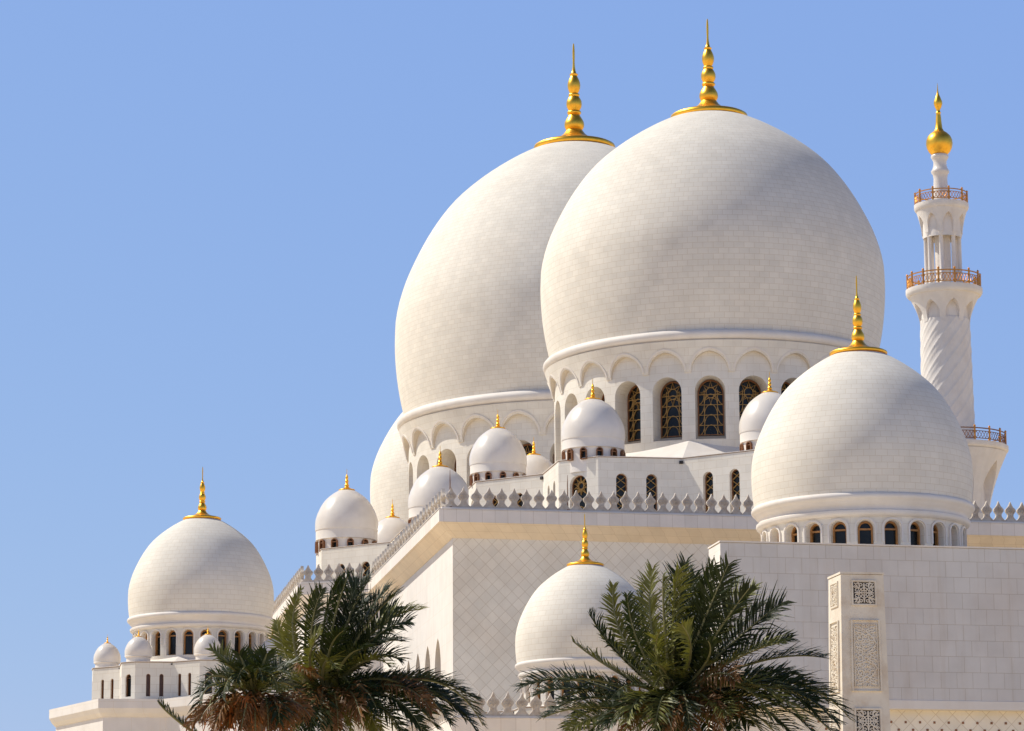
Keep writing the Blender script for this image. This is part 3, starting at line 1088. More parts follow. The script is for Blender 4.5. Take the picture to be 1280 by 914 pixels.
# ---------------------------------------------------------------- low gallery in front of the hall
gal = thing('front_gallery', 'low marble gallery with spade merlons standing in front of the lozenge-tiled wall, between the palms', 'building')
G0 = Vector((-2.95, 178.6))
Gr = G0 + U2 * 12.5
Gl = G0 + V2 * 21
gw = MB()
panel(gw, flat_map(Gl, G0), 0, (G0 - Gl).length, 0, 15.3)
panel(gw, flat_map(G0, Gr), 0, 12.5, 0, 15.3)
gw.build('wall', M['wall_plain'], gal)
gc = MB()
GZ = 15.98
mould(gc, [Gl, G0, Gr], [(0, 14.2), (.1, 14.22), (.55, 14.75), (.6, 14.8), (.6, GZ)])
mould(gc, [Gl, G0, Gr], [(.63, GZ), (.63, GZ + .05), (-.6, GZ + .055)])
gc.build('cornice', M['fascia'], gal)
gC = off_pt(G0, nV, nU, .25)
gp = MB()
mould(gp, [Gl + nV * .25, gC, Gr + nU * .25], [(.2, GZ + .055), (.2, GZ + .16), (-.2, GZ + .16), (-.2, GZ + .05)])
gp.build('parapet_plinth', M['mould'], gal)
merlon_row(gal, gC, Gr + nU * .25, GZ + .155)
merlon_row(gal, Gl + nV * .25, gC, GZ + .155)
gf = MB(); poly_cap(gf, [Gl, G0, Gr, Gr + V2 * 21.5], GZ - .6); gf.build('roof', M['mould'], gal)

# ---------------------------------------------------------------- plain screen wall at right
scr = thing('screen_wall', 'tall plain grey marble wall at the lower right, sunlit only on its narrow left end', 'wall')
S0 = Vector((9.78, 150.0))
TK = 2.45
sb = MB()
Sr = S0 + U2 * 46
Sl = S0 + V2 * TK
TOPZ = 22.02
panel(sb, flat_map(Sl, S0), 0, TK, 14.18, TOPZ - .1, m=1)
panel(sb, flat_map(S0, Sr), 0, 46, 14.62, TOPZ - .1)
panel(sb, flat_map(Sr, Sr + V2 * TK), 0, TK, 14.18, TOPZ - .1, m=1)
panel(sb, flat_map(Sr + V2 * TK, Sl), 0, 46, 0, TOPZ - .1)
# smooth band under the ashlar, then soffit
pr_ = [(-.62, 14.19), (.0, 14.18), (.03, 14.20), (.03, 14.60), (0, 14.62)]
mould(sb, [S0 + U2 * .002, Sr], pr_, m=2)
sb.build('wall', [M['screen'], M['wall_plain'], M['mould']], scr)
cp = MB()
mould(cp, [Sl, S0, Sr, Sr + V2 * TK], [(-.05, TOPZ - .1), (-.05, TOPZ - .07), (.04, TOPZ - .07), (.04, TOPZ), (-TK / 2 + .01, TOPZ + .01)], closed=True)
cp.build('coping', M['mould'], scr)
lo = MB()
L0 = S0 + U2 * .9 + V2 * .6
panel(lo, flat_map(L0, L0 + U2 * 44), 0, 44, 0, 14.2)
panel(lo, flat_map(Sl + U2 * .9, L0), 0, (L0 - Sl - U2 * .9).length, 0, 14.2)
lower = lo.build('lower_wall', M['diag'], scr)
fmLo = flat_map(L0, L0 + U2 * 44)
st = MB()
for r_i in range(12):
    for c_i in range(60):
        x = 3.2 + c_i * .72 + (.36 if r_i % 2 else 0)
        z = 13.62 - r_i * .36
        if x > 43.5: continue
        ribbon(st, fmLo, [(x - .055, z), (x + .055, z)], .11, -.012, .0)
so_ = st.build('brown_studs', M['bronze'], scr, merge=False)
so_['kind'] = 'stuff'

# ---------------------------------------------------------------- carved pillar
PW = 1.74
pil = thing('carved_pillar', 'free-standing square pillar with carved panels and pierced square grilles before the plain wall', 'pillar', (12.86, 125.0, 0), R_(10.5))
PH = 17.37
pb = MB()
taper = .55
TB = .30                          # the pillar widens slightly towards the ground


def pfr(p):
    k = (1 - p.z / PH) * TB
    cx, cy = PW / 2, PW / 2
    return Vector((cx + (p.x - cx) * (1 + k), cy + (p.y - cy) * (1 + k), p.z))


pb.box(0, 0, 0, PW, PW, PH - .10, pfr)
pb.box(-.03, -.03, PH - .08, PW + .03, PW + .03, PH, pfr)
pb.box(.05, .05, PH - .10, PW - .05, PW - .05, PH - .08, pfr)
pb.build('shaft', M['carved'], pil)
fA = lambda x, z, d: pfr(Vector((x, d, z)))                # front
fB = lambda x, z, d: pfr(Vector((d, PW - x, z)))           # left side


def rect(x0, z0, x1, z1): return [(x0, z0), (x1, z0), (x1, z1), (x0, z1)]


def sym(paths, cx, cz, modes=4):
    out = []
    for p in paths:
        for sx in (1, -1):
            for sz in (1, -1):
                q = [(cx + sx * x, cz + sz * z) for x, z in p]
                if q not in out: out.append(q)
    return out


def curl(cx, cz, r0, a0, turns, n=12, shrink_=.25):
    return [(cx + r0 * (1 - (1 - shrink_) * i / n) * math.cos(a0 + turns * 2 * PI * i / n), cz + r0 * (1 - (1 - shrink_) * i / n) * math.sin(a0 + turns * 2 * PI * i / n)) for i in range(n + 1)]


def carve_square(fm, cx, cz, h, pierced, par):
    b = MB()
    if pierced:
        q = rect(cx - h, cz - h, cx + h, cz + h)
        b.face([fm(x, z, -.006) for x, z in q])
        par_o = b.build('pierced_grille', M['dark'], par, merge=False)
        b = MB()
        par = par_o
    w = h * .085
    ribbon(b, fm, rect(cx - h * 1.12, cz - h * 1.12, cx + h * 1.12, cz + h * 1.12), h * .22, -.045, 0, closed=True)
    ribbon(b, fm, circ(cx, cz, h * .24, n=20), w, -.03, 0)
    ribbon(b, fm, [(cx - h * .2, cz), (cx + h * .2, cz)], w, -.03, 0)
    ribbon(b, fm, [(cx, cz - h * .2), (cx, cz + h * .2)], w, -.031, 0)
    P = [curl(h * .62, h * .62, h * .30, PI * .2, 1.1), curl(h * .30, h * .72, h * .22, -PI * .3, 1.0), curl(h * .72, h * .30, h * .22, PI * .8, 1.0),
         [(h * .17, h * .17), (h * .36, h * .40), (h * .55, h * .50), (h * .93, h * .93)], [(0, h * .24), (h * .06, h * .5), (0, h * .92)], [(h * .24, 0), (h * .5, h * .06), (h * .92, 0)],
         [(h * .5, h * .02), (h * .42, h * .22), (h * .2, h * .42), (h * .02, h * .5)], curl(h * .86, h * .55, h * .12, 0, 1), curl(h * .55, h * .86, h * .12, 0, 1)]
    for p in sym(P, cx, cz): ribbon(b, fm, p, w, -.028, 0)
    b.build('tracery', M['carved'], par, merge=False)


def carve_tall(fm, cx, z0, z1, hw, par):
    b = MB()
    ribbon(b, fm, rect(cx - hw * 1.22, z0 - .12, cx + hw * 1.22, z1 + .12), hw * .16, -.05, 0, closed=True)
    ribbon(b, fm, rect(cx - hw, z0 + .05, cx + hw, z1 - .05), hw * .08, -.03, 0, closed=True)
    cz = (z0 + z1) / 2; H = (z1 - z0) / 2 - .1
    P = []
    w = hw * .1
    for i in range(6):
        zz = H * (i + .5) / 6
        P += [curl(hw * .55, zz, hw * .32, PI * (.3 + .5 * (i % 2)), 1.15), [(0, zz - H / 14), (hw * .35, zz), (hw * .9, zz + H / 16)], curl(hw * .18, zz + H / 14, hw * .14, 0, 1)]
    P += [[(0, H * .05), (hw * .5, H * .2), (hw * .92, H * .42), (hw * .5, H * .66), (0, H * .82)], [(hw * .0, H * .3), (hw * .3, H * .42), (0, H * .55)], [(hw * .92, 0), (hw * .6, H * .1), (hw * .92, H * .2)]]
    for p in sym(P, cx, cz): ribbon(b, fm, p, w, -.026, 0)
    b.build('carved_panel', M['carved'], par, merge=False)


for fm, k in ((fA, 1), (fB, 1)):
    cx = PW * .53 if fm is fA else PW * .5
    carve_square(fm, cx, PH - .82, .42, fm is fA, pil)
    carve_tall(fm, cx, PH - 4.55, PH - 2.02, .44, pil)
    carve_square(fm, cx, PH - 5.85, .42, fm is fA, pil)
    carve_tall(fm, cx, PH - 9.6, PH - 7.0, .44, pil)

# ---------------------------------------------------------------- minaret
mn = thing('minaret', 'tall white minaret with gold-railed balconies, spiral-ribbed shaft and gold bulb on top', 'minaret', (51.55, 373.0, -.6), TH)
PXM = .0935
sh = MB()
# octagonal lower tower
sh.lathe([(4.6, 0), (4.6, 55.5)], 8)
sh.build('lower_tower', M['wall'], mn)


def ribbed(r, z, a):
    f = ((a - (z - 60) * .27) * 12 / (2 * PI)) % 1.0
    d = abs(f - .5)
    return r * (1 + .026 * max(0, 1 - d / .11) + .012 * (f - .5))


sp = MB()
sp.lathe([(3.12 - .22 * (z - 64) / 16 + .0, z) for z in [64 + i * .2 for i in range(0, 76)]], 288, rad_fn=ribbed)
sp.build('spiral_shaft', M['mould'], mn, smooth=True, split=30)


def bracket_arc(rb, rt, z0, z1, nb, name, hwf=.36, rise=.72):
    """flared balcony bracket with deep scallops"""
    b = MB()
    def rr(z):
        t = (z - z0) / (z1 - z0); return rb + (rt - rb) * (t ** 1.6)
    for k in range(nb):
        th = 2 * PI * k / nb
        bay = 2 * PI * rb / nb
        fm = cyl_map(rb, th, rr)
        top = z0 + (z1 - z0) * rise
        o = opening(0, bay * hwf, z0 + .02, top, 'pointed', rise=(z1 - z0) * .5, nseg=12)
        bx = sorted({round(-bay / 2, 5), round(bay / 2, 5), *[round(x, 5) for x in o['xs']]})
        lev = [z0 + (z1 - z0) * i / 8 for i in range(1, 8)]
        for xa, xb in zip(bx, bx[1:]):
            ins_ = abs((xa + xb) / 2) < o['hw']
            za, zb = (o['f'](xa), o['f'](xb)) if ins_ else (z0, z0)
            segs = [(za, zb)] + [(z, z) for z in lev if z > max(za, zb) + 1e-3] + [(z1, z1)]
            for (a, b_), (c_, d_) in zip(segs, segs[1:]):
                b.face([fm(xa, a, 0), fm(xb, b_, 0), fm(xb, d_, 0), fm(xa, c_, 0)])
            if ins_:
                b.face([fm(xb, zb, 0), fm(xa, za, 0), fm(xa, za, rr(za) - rb * .93), fm(xb, zb, rr(zb) - rb * .93)])
        for s_ in (-1, 1):
            x = s_ * o['hw']; zz = [z0 + (o['zs'] - z0) * i / 4 for i in range(5)]
            for a, b_ in zip(zz, zz[1:]):
                q = [fm(x, a, 0), fm(x, b_, 0), fm(x, b_, rr(b_) - rb * .93), fm(x, a, rr(a) - rb * .93)]
                b.face(q if s_ < 0 else q[::-1])
    b.lathe([(rb * .94, z0 - .5), (rb * .94, z1)], 48)
    return b.build(name, M['mould'], mn)


def railing(r, z0, h, n, mat='gold_rail'):
    b = MB()
    b.lathe([(r - .04, z0 + h * .86), (r + .04, z0 + h * .86), (r + .04, z0 + h * .94), (r - .04, z0 + h * .94), (r - .04, z0 + h * .86)], 64)
    b.lathe([(r - .03, z0 + h * .12), (r + .03, z0 + h * .12), (r + .03, z0 + h * .18), (r - .03, z0 + h * .18), (r - .03, z0 + h * .12)], 64)
    b.lathe([(r - .03, z0 + h * .66), (r + .03, z0 + h * .66), (r + .03, z0 + h * .71), (r - .03, z0 + h * .71), (r - .03, z0 + h * .66)], 64)
    o = b.build('railing', M[mat], mn)
    for k in range(n):
        a = 2 * PI * (k + .5) / n
        c = Vector((r * math.cos(a), r * math.sin(a), 0))
        q = MB(); q.tube([c + Vector((0, 0, z0)), c + Vector((0, 0, z0 + h * .98)), c + Vector((0, 0, z0 + h * 1.05)), c + Vector((0, 0, z0 + h * 1.14))], [.12, .12, .15, .03], 8)
        q.build('post', M['gold_rail'], o)
    la = MB()
    seg = n * 5
    for k in range(seg):
        a0, a1 = 2 * PI * k / seg, 2 * PI * (k + 1) / seg
        p = lambda a, z: Vector((r * math.cos(a), r * math.sin(a), z))
        zt, zb = z0 + h * .66, z0 + h * .18
        la.tube([p(a0, zb), p(a1, zt)], .035, 4, cap=False)
        la.tube([p(a1, zb), p(a0, zt)], .035, 4, cap=False)
    la.build('lattice', M[mat], o)


def slab(r, z0, z1, name='balcony_slab'):
    b = MB()
    b.lathe([(0.1, z0), (r * .95, z0), (r * .985, z0 + (z1 - z0) * .25), (r, z0 + (z1 - z0) * .45), (r, z1), (.1, z1)], 72)
    b.build(name, M['mould'], mn, smooth=True, split=35)


# third (lowest) balcony
bracket_arc(4.35, 6.7, 54.9, 62.8, 8, 'balcony_bracket', hwf=.34, rise=.86)
slab(6.95, 62.8, 63.6)
railing(6.7, 63.6, 1.6, 20, 'bronze')
# middle balcony
bracket_arc(2.95, 4.15, 78.6, 81.9, 8, 'balcony_bracket', hwf=.36, rise=.74)
slab(4.55, 81.9, 82.75)
railing(4.32, 82.75, 1.75, 14)
# lantern of columns
core = MB(); core.lathe([(.95, 82.7), (.95, 90.0)], 16); core.build('lantern_core', M['mould'], mn, smooth=True)
for k in range(8):
    a = 2 * PI * (k + .5) / 8
    c = MB()
    c.lathe([(.38, 82.75), (.38, 83.3), (.26, 83.45), (.25, 88.9), (.33, 89.1), (.42, 89.4), (.42, 89.75)], 14, c=(1.98 * math.cos(a), 1.98 * math.sin(a), 0))
    c.build('column', M['cupola'], mn, smooth=True, split=40)
bracket_arc(2.42, 3.02, 89.5, 92.4, 8, 'balcony_bracket', hwf=.34, rise=.78)
slab(3.25, 92.4, 93.15)
railing(3.08, 93.15, 1.5, 10)
nk = MB()
nk.lathe([(1.35, 93.1), (1.05, 94.2), (.88, 95.4), (.82, 96.4), (.90, 96.9), (1.08, 97.15), (1.10, 97.35), (.92, 97.6), (.80, 98.0), (.78, 98.5), (.95, 98.85), (1.08, 99.05), (1.05, 99.25), (.9, 99.4)], 32)
nk.build('neck', M['cupola'], mn, smooth=True, split=50)
gb = MB()
gb.lathe([(.75, 99.3), (.95, 99.42), (1.28, 99.75), (1.50, 100.2), (1.60, 100.7), (1.55, 101.2), (1.36, 101.65), (1.02, 102.02), (.62, 102.3), (.44, 102.65), (.36, 103.4), (.30, 104.2), (.26, 104.5), (.32, 104.6), (.24, 104.75), (.22, 104.95), (.40, 105.3), (.52, 105.7), (.50, 106.0), (.32, 106.5), (.16, 106.9), (.08, 107.3), (.05, 107.7), (.04, 108.0), (.01, 108.35)], 32)
gb.build('gold_finial', M['gold'], mn, smooth=True, split=50)

# ---------------------------------------------------------------- lightning rods on the parapet corner and middle
for nm, (p, h, lb) in enumerate([(C1 + U2 * .35, 2.4, 'thin dark lightning rod at the corner of the merlon parapet'),
                                 (C1 + U2 * 8.0, 2.3, 'thin dark lightning rod among the front merlons below the nearest large dome')]):
    b = MB()
    b.tube([(0, 0, 0), (0, 0, h * .75), (0, 0, h)], [.045, .035, .012], 6)
    b.box(-.12, -.12, 0, .12, .12, .06)
    o = b.build('lightning_rod', M['bronze'], loc=(p.x, p.y, CZ + .17))
    tag(o, lb, 'rod', 'lightning rods on the parapet')

# ------------------------------------------------------------------ palms
rng = random.Random(11)


def frond(name, base, tip, mid, parent, mat, leaf=.55, npair=58, seed=0, fold=.55, droop=.25, wind=.12, wid=.042):
    """one pinnate frond: curved rib with two rows of narrow folded leaflets"""
    r = random.Random(seed)
    b = MB()
    base = Vector(base); tip = Vector(tip)
    mid = Vector(mid)
    def P(t): return base * (1 - t) ** 2 + mid * 2 * t * (1 - t) + tip * t * t
    def T(t): return ((mid - base) * 2 * (1 - t) + (tip - mid) * 2 * t).normalized()
    pts = [P(i / 14) for i in range(15)]
    b.tube(pts, [.05 * (1 - i / 15.5) + .006 for i in range(15)], 5, m=1)
    side_ref = Vector((r.uniform(-.4, .4), r.uniform(-.9, .1), 1 - abs((tip - base).normalized().z) * .6)).normalized()
    tw = r.uniform(-.5, .5)
    Lf = (tip - base).length
    for i in range(npair):
        t = .13 + .87 * (i + r.uniform(-.25, .25)) / npair
        t = max(.1, min(.999, t))
        p = P(t); tg = T(t)
        s = tg.cross(side_ref)
        s = s.normalized() if s.length > .05 else tg.orthogonal().normalized()
        n = s.cross(tg).normalized()
        q = Matrix.Rotation(tw * t, 3, tg)
        s = q @ s; n = q @ n
        ln = leaf * (.45 + 1.1 * math.sin(min(1, t * 1.15) * PI * .78)) * r.uniform(.62, 1.2) * (1 - .45 * smoothstep(.8, 1, t))
        out = .95 - .5 * t
        for sg in (-1, 1):
            d = (tg * (1 - out * .55) + s * sg * out * r.uniform(.85, 1.1) + n * (fold * out * r.uniform(.6, 1.3)) + Vector((r.uniform(-.1, .1), r.uniform(-.1, .1), r.uniform(-.1, .1)))).normalized()
            d2 = (d + Vector((wind * r.uniform(.2, 2.2), 0, -droop * r.uniform(.1, 2.2)))).normalized()
            wv = d.cross(n)
            wv = wv.normalized() if wv.length > .05 else tg
            wv = (wv + Vector((r.uniform(-.5, .5), r.uniform(-.5, .5), r.uniform(-.5, .5)))).normalized()
            w = wid * r.uniform(.8, 1.2)
            a0 = p; a1 = p + d * ln * .5; a2 = a1 + d2 * ln * .5
            b.face([a0 - wv * w * .35, a0 + wv * w * .35, a1 + wv * w * .5, a1 - wv * w * .5])
            b.face([a1 - wv * w * .5, a1 + wv * w * .5, a2 + wv * .004, a2 - wv * .004])
    return b.build(name, [mat, M['rachis']], parent, merge=False)


def palm(label, hpx, k, Y, lean, rows, dead, fruit, inner, seed, rt=.24):
    """a date palm at distance Y; rows: (x0, y0, xm, ym, x1, y1, depth, leaf length, kind): a frond's root, a point it
    passes through and its tip, measured across the crown in units of k metres"""
    h = Vector(((hpx[0] - 640) * k + 0.004 * Y * .5, Y, CAM_Z + (1225 - hpx[1]) * k))
    root = thing('date_palm', label, 'palm tree', (h.x - lean, h.y, 0), 0, 'date palms in front of the mosque')
    base = Vector((lean, 0, h.z))
    tr = MB()
    prof_n = 60
    rings = []
    ns = 20
    for i in range(prof_n + 1):
        t = i / prof_n
        z = (h.z - .1) * t
        c = Vector((lean * t * t, 0, z))
        rad = rt * (1.25 - .35 * t) * (1 + .10 * ((i % 2) * 2 - 1))
        if t > .93: rad *= 1.25
        rings.append([tr.vert((c.x + rad * (1 + .08 * math.sin(5 * (2 * PI * q / ns) + i * PI / 2)) * math.cos(2 * PI * q / ns), c.y + rad * (1 + .08 * math.sin(5 * (2 * PI * q / ns) + i * PI / 2)) * math.sin(2 * PI * q / ns), c.z)) for q in range(ns)])
    for i in range(prof_n):
        for q in range(ns):
            tr.f.append([rings[i][q], rings[i][(q + 1) % ns], rings[i + 1][(q + 1) % ns], rings[i + 1][q]]); tr.uv.append([(0, 0)] * 4); tr.mi.append(0)
    tr.f.append(list(rings[-1])); tr.uv.append([(0, 0)] * ns); tr.mi.append(0)
    tr.build('trunk', M['trunk'], root)
    sd = seed * 1000
    r = random.Random(seed)

    def at(x, y, d):
        return base + Vector(((x - hpx[0]) * k, d, -(y - hpx[1]) * k))
    for row in rows:
        x0, y0, xm, ym, x1, y1, d, leaf, kind = row
        sd += 1
        a, m_, e = at(x0, y0, d * .12), at(xm, ym, d * .6), at(x1, y1, d)
        e = a + (e - a) * .94
        ctrl = m_ * 2 - (a + e) * .5
        leaf *= .9
        dry = kind == 'leaf_dry'
        frond('dry_frond' if dry else 'frond', a, e, ctrl, root, M[kind], seed=sd, leaf=leaf, npair=int(15.5 * (e - a).length) + 9, droop=.8 if dry else .25, wid=.045)
    for i in range(inner[0]):
        sd += 1
        az = r.uniform(0, 2 * PI); el = r.uniform(inner[1], inner[2]); L = r.uniform(inner[3], inner[4])
        v = Vector((math.cos(az) * math.cos(el) * L + .2, math.sin(az) * math.cos(el) * L, math.sin(el) * L))
        b0 = base + Vector((0, 0, r.uniform(-.2, .1)))
        frond('frond', b0, base + v, b0 + v * .5 + Vector((0, 0, r.uniform(.3, .8))), root, M['leaf' if r.random() < .5 else 'leaf_lit'], seed=sd, leaf=.32, npair=int(14 * L) + 9)
    for i in range(dead):
        sd += 1
        az = r.uniform(PI * .9, PI * 2.1); L = r.uniform(1.0, 1.9)
        v = Vector((math.cos(az) * L * .8, math.sin(az) * L * .6, -L * r.uniform(.25, .8)))
        b0 = base + Vector((0, 0, -.15))
        frond('dry_frond', b0, base + v, b0 + v * .5 + Vector((0, 0, r.uniform(.2, .5))), root, M['leaf_dry'], seed=sd, leaf=.30, npair=26, droop=.9)
    for i in range(fruit):
        sd += 1
        az = r.uniform(PI, 2 * PI); L = r.uniform(.8, 1.6)
        d = Vector((math.cos(az), math.sin(az), 0))
        fb = MB()
        c0 = base + Vector((0, 0, -.1))
        c1 = c0 + d * L * .6 + Vector((0, 0, .1))
        fb.tube([c0, c0.lerp(c1, .5) + Vector((0, 0, .2)), c1], [.04, .03, .025], 5)
        for j in range(34):
            e = c1 + Vector((r.uniform(-.38, .38), r.uniform(-.3, .3), -r.uniform(.2, .8)))
            m_ = c1.lerp(e, .5) + Vector((0, 0, .12))
            fb.tube([c1, m_, e], [.012, .010, .016], 4, cap=False)
        fb.build('fruit_stalk', M['fruit'], root)
    return root


G_, P_, D_ = 'leaf', 'leaf_lit', 'leaf_dry'


def skirt(x, y, w, n, seed, dep=-2.2):
    r = random.Random(seed)
    out = []
    for i in range(n):
        t = (i + .5) / n * 2 - 1
        tx = x + t * w + r.uniform(-8, 8)
        ty = y + 48 + r.uniform(-12, 16) - abs(t) * 14
        out.append((x + t * 8, y + 4, x + t * w * .62, y + 4 + r.uniform(-8, 8), tx, ty, dep * r.uniform(.6, 1.15), .5, r.choice([G_, G_, G_, P_, D_])))
    return out


rows_R = [
    (785, 885, 705, 856, 630, 864, .3, .50, G_), (790, 890, 715, 866, 648, 872, 1.0, .45, G_), (795, 898, 725, 893, 660, 908, -.8, .50, G_), (795, 905, 740, 905, 690, 930, -1.4, .45, P_), (790, 880, 735, 868, 680, 880, .9, .40, G_),
    (805, 870, 748, 838, 700, 803, .4, .36, P_), (808, 866, 753, 815, 722, 768, -.4, .32, G_), (815, 866, 768, 800, 755, 727, .5, .32, P_), (818, 866, 786, 812, 771, 748, -.7, .36, G_), (812, 870, 775, 830, 738, 790, 1.3, .32, P_),
    (825, 870, 805, 790, 807, 707, .3, .50, P_), (824, 870, 797, 800, 794, 728, 1.0, .42, G_), (828, 870, 820, 790, 818, 722, -.7, .46, P_),
    (832, 868, 838, 780, 851, 699, .2, .58, G_), (832, 868, 830, 790, 838, 716, -.9, .52, P_), (834, 868, 848, 785, 866, 710, 1.2, .58, G_),
    (836, 868, 862, 785, 887, 704, .1, .62, G_), (836, 868, 868, 790, 904, 709, -1.0, .60, G_), (838, 868, 875, 785, 920, 720, 1.0, .60, G_),
    (842, 868, 893, 792, 943, 733, .2, .58, P_), (842, 868, 888, 798, 930, 742, -1.1, .55, G_), (844, 868, 905, 805, 958, 748, 1.4, .55, G_),
    (846, 868, 915, 805, 977, 756, -.2, .66, G_), (848, 868, 922, 822, 990, 801, .5, .52, G_), (848, 868, 915, 832, 972, 815, -1.2, .50, P_), (850, 872, 940, 836, 1027, 830, -.3, .60, G_), (850, 872, 930, 848, 1000, 846, 1.2, .50, G_),
    (850, 884, 968, 862, 1062, 912, -.4, .66, G_), (850, 884, 958, 858, 1040, 885, .8, .60, G_), (850, 886, 955, 872, 1040, 920, -1.3, .60, G_), (850, 886, 945, 866, 1020, 900, .2, .60, G_), (852, 888, 960, 880, 1050, 935, .6, .60, G_),
    (850, 884, 918, 868, 990, 915, -2.0, .55, P_), (850, 886, 905, 872, 950, 915, -2.2, .5, P_), (850, 886, 920, 890, 985, 940, -1.6, .55, G_), (850, 890, 900, 895, 940, 940, -2.2, .5, G_),
    (828, 872, 808, 830, 812, 800, -1.9, .40, P_), (835, 872, 850, 830, 838, 795, -2.0, .40, P_), (840, 872, 870, 840, 872, 815, -1.8, .42, G_), (830, 880, 815, 850, 790, 850, -2.2, .45, P_), (840, 880, 880, 858, 905, 870, -2.3, .45, D_),
    (825, 885, 780, 870, 745, 890, -2.0, .45, G_), (825, 890, 790, 885, 765, 920, -2.2, .45, P_), (830, 890, 815, 885, 800, 930, -2.4, .45, P_), (838, 890, 840, 880, 845, 930, -2.4, .45, G_), (842, 890, 865, 885, 885, 935, -2.4, .45, D_), (835, 890, 828, 890, 820, 940, -2.5, .4, D_), (848, 890, 885, 900, 905, 945, -2.3, .45, G_), (820, 890, 770, 895, 730, 935, -1.6, .45, G_)]
rows_R += [(800, 892, 730, 878, 668, 896, .5, .46, G_), (805, 895, 740, 892, 690, 920, .1, .48, G_), (805, 898, 750, 905, 705, 945, -.6, .48, G_), (800, 884, 742, 862, 690, 862, -.9, .42, G_), (848, 888, 930, 880, 1010, 930, -.9, .55, G_), (848, 890, 915, 890, 985, 950, .4, .55, G_), (850, 884, 940, 862, 1015, 890, -.9, .52, G_)]
rows_R += skirt(835, 885, 95, 16, 21)
palm('date palm at right, fronds covering the dome before the lozenge wall', (835, 885), 80 / 4000, 80.0, .5, rows_R, 3, 0, (14, -.1, 1.3, 1.0, 1.9), 3)

rows_L = [
    (378, 878, 356, 800, 366, 733, -.2, .28, P_), (380, 878, 370, 795, 384, 728, .6, .28, P_), (376, 880, 350, 815, 350, 752, .8, .28, P_), (384, 874, 380, 800, 396, 738, -.9, .45, G_),
    (392, 866, 394, 785, 416, 720, .2, .52, G_), (394, 866, 408, 785, 428, 722, -.8, .55, G_), (398, 862, 420, 775, 440, 722, .5, .58, G_), (400, 860, 428, 778, 456, 725, -.6, .58, G_), (402, 860, 425, 785, 445, 740, 1.4, .56, G_),
    (404, 858, 442, 782, 480, 732, .2, .58, G_), (406, 858, 450, 788, 494, 745, -.8, .55, G_), (406, 858, 446, 795, 486, 752, 1.3, .55, G_),
    (408, 858, 462, 790, 522, 762, .1, .55, P_), (410, 858, 462, 804, 510, 783, -.9, .52, G_), (410, 858, 455, 812, 496, 800, 1.0, .50, G_), (410, 862, 458, 830, 496, 832, -.4, .46, G_), (410, 862, 450, 836, 486, 846, -1.6, .48, P_),
    (412, 870, 482, 852, 548, 864, .6, .44, G_), (412, 872, 508, 855, 600, 884, -.2, .46, G_), (412, 874, 500, 862, 575, 892, 1.0, .46, G_), (414, 880, 525, 858, 605, 918, -.6, .55, G_), (414, 882, 505, 862, 580, 905, .5, .55, G_), (416, 884, 500, 870, 562, 918, -1.4, .55, G_), (416, 884, 485, 868, 540, 905, -2.0, .5, D_), (416, 886, 475, 880, 525, 925, -2.0, .55, G_), (416, 888, 460, 888, 500, 940, -2.2, .5, G_),
    (392, 870, 380, 835, 398, 800, -1.9, .42, P_), (400, 868, 405, 825, 425, 800, -2.0, .45, G_), (404, 866, 425, 835, 450, 825, -2.1, .45, G_), (394, 872, 400, 840, 418, 850, -2.3, .42, P_), (390, 876, 372, 850, 392, 862, -2.3, .40, D_), (388, 880, 372, 865, 352, 900, -1.6, .42, P_), (385, 880, 362, 860, 338, 880, .4, .42, G_),
    (395, 885, 392, 880, 384, 930, -2.3, .42, P_), (400, 885, 412, 880, 420, 925, -2.4, .45, D_), (405, 885, 430, 875, 450, 920, -2.4, .5, D_), (392, 888, 375, 890, 360, 935, -2.1, .42, P_), (372, 892, 345, 822, 328, 768, 1.2, .34, P_), (408, 880, 440, 868, 470, 905, -2.3, .5, G_)]
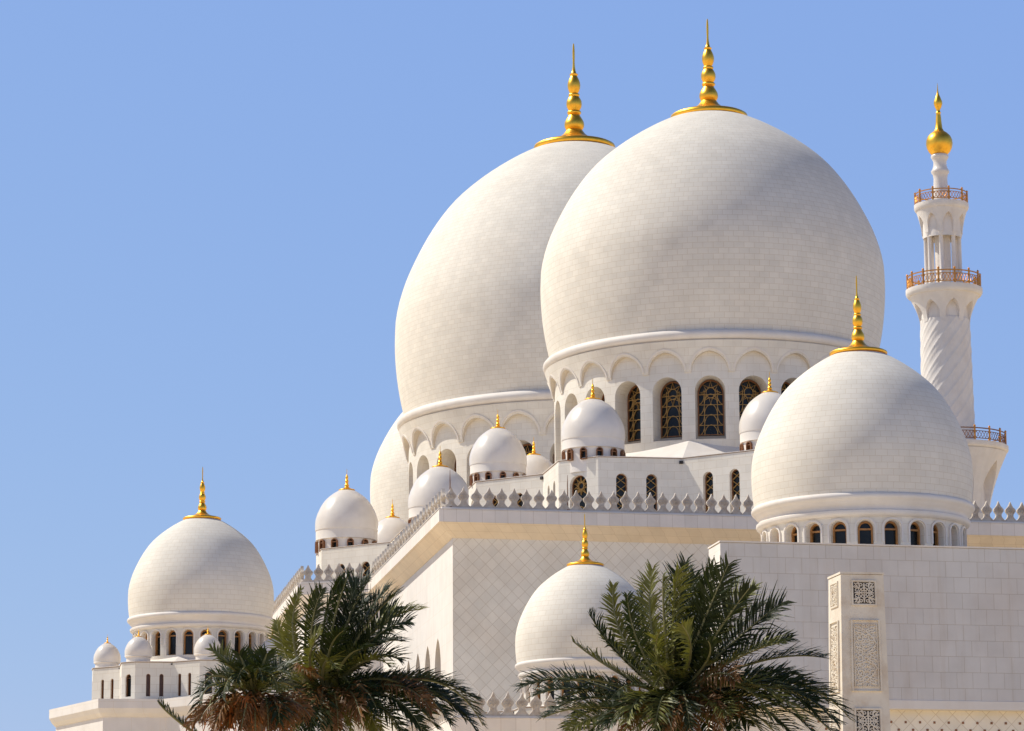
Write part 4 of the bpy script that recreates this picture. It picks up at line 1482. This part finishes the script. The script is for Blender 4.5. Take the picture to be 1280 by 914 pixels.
rows_L += [(412, 876, 490, 868, 560, 905, .9, .5, G_), (412, 878, 480, 872, 545, 920, .2, .5, G_), (414, 880, 470, 876, 530, 930, -.9, .52, G_), (414, 882, 455, 882, 505, 935, -1.6, .5, G_), (412, 876, 462, 858, 520, 880, -1.5, .46, G_), (412, 872, 470, 862, 535, 895, 1.4, .5, G_), (414, 878, 520, 868, 598, 925, .8, .5, G_), (410, 880, 440, 885, 475, 940, -2.0, .5, P_)]
rows_L += skirt(400, 878, 75, 14, 22)
palm('date palm left of centre, fronds swept to the right across the sunlit side wall', (400, 875), 84 / 4000, 84.0, -.3, rows_L, 6, 3, (12, -.1, 1.35, 1.0, 2.0), 4)

rows_S = [
    (262, 940, 214, 906, 186, 881, -.4, .30, G_), (298, 862, 274, 832, 249, 812, .2, .30, P_), (292, 868, 262, 850, 238, 872, -.4, .36, G_), (286, 872, 250, 862, 233, 905, .3, .36, G_), (290, 874, 266, 872, 258, 912, -.8, .36, P_), (296, 866, 278, 846, 262, 846, .7, .34, G_),
    (304, 862, 296, 838, 290, 824, -.4, .36, G_), (308, 862, 308, 836, 306, 820, .3, .38, G_), (312, 862, 320, 836, 326, 822, -.5, .38, G_), (314, 864, 332, 840, 344, 832, .4, .38, G_), (316, 866, 338, 850, 356, 848, -.6, .38, G_), (316, 868, 342, 858, 364, 872, .2, .36, G_), (302, 864, 286, 846, 274, 838, -1.2, .36, G_),
    (306, 868, 300, 845, 290, 862, -1.3, .36, G_), (310, 868, 315, 845, 325, 862, -1.3, .36, G_), (312, 868, 330, 852, 344, 876, -1.2, .36, P_), (304, 868, 284, 856, 272, 884, -1.3, .36, G_),
    (302, 885, 270, 880, 240, 912, -1.0, .36, D_), (306, 888, 280, 885, 262, 925, -1.3, .36, D_), (310, 888, 304, 885, 296, 930, -1.4, .36, D_), (314, 888, 325, 882, 332, 925, -1.4, .36, D_), (316, 888, 342, 885, 360, 918, -1.2, .36, D_), (300, 885, 262, 890, 222, 918, -.6, .34, D_), (318, 885, 350, 880, 385, 905, -.6, .34, D_)]
rows_S += [(a, b + 4, c, d, e, f, g_, h_ * .75, 'leaf_dry' if c < 330 else k_) for a, b, c, d, e, f, g_, h_, k_ in skirt(308, 884, 62, 10, 23, -1.3)]
palm('short date palm at lower left with orange fruit stalks, before the left gallery dome', (308, 880), 78 / 4000, 78.0, -.2, rows_S, 6, 5, (10, .1, 1.2, .6, 1.0), 6)
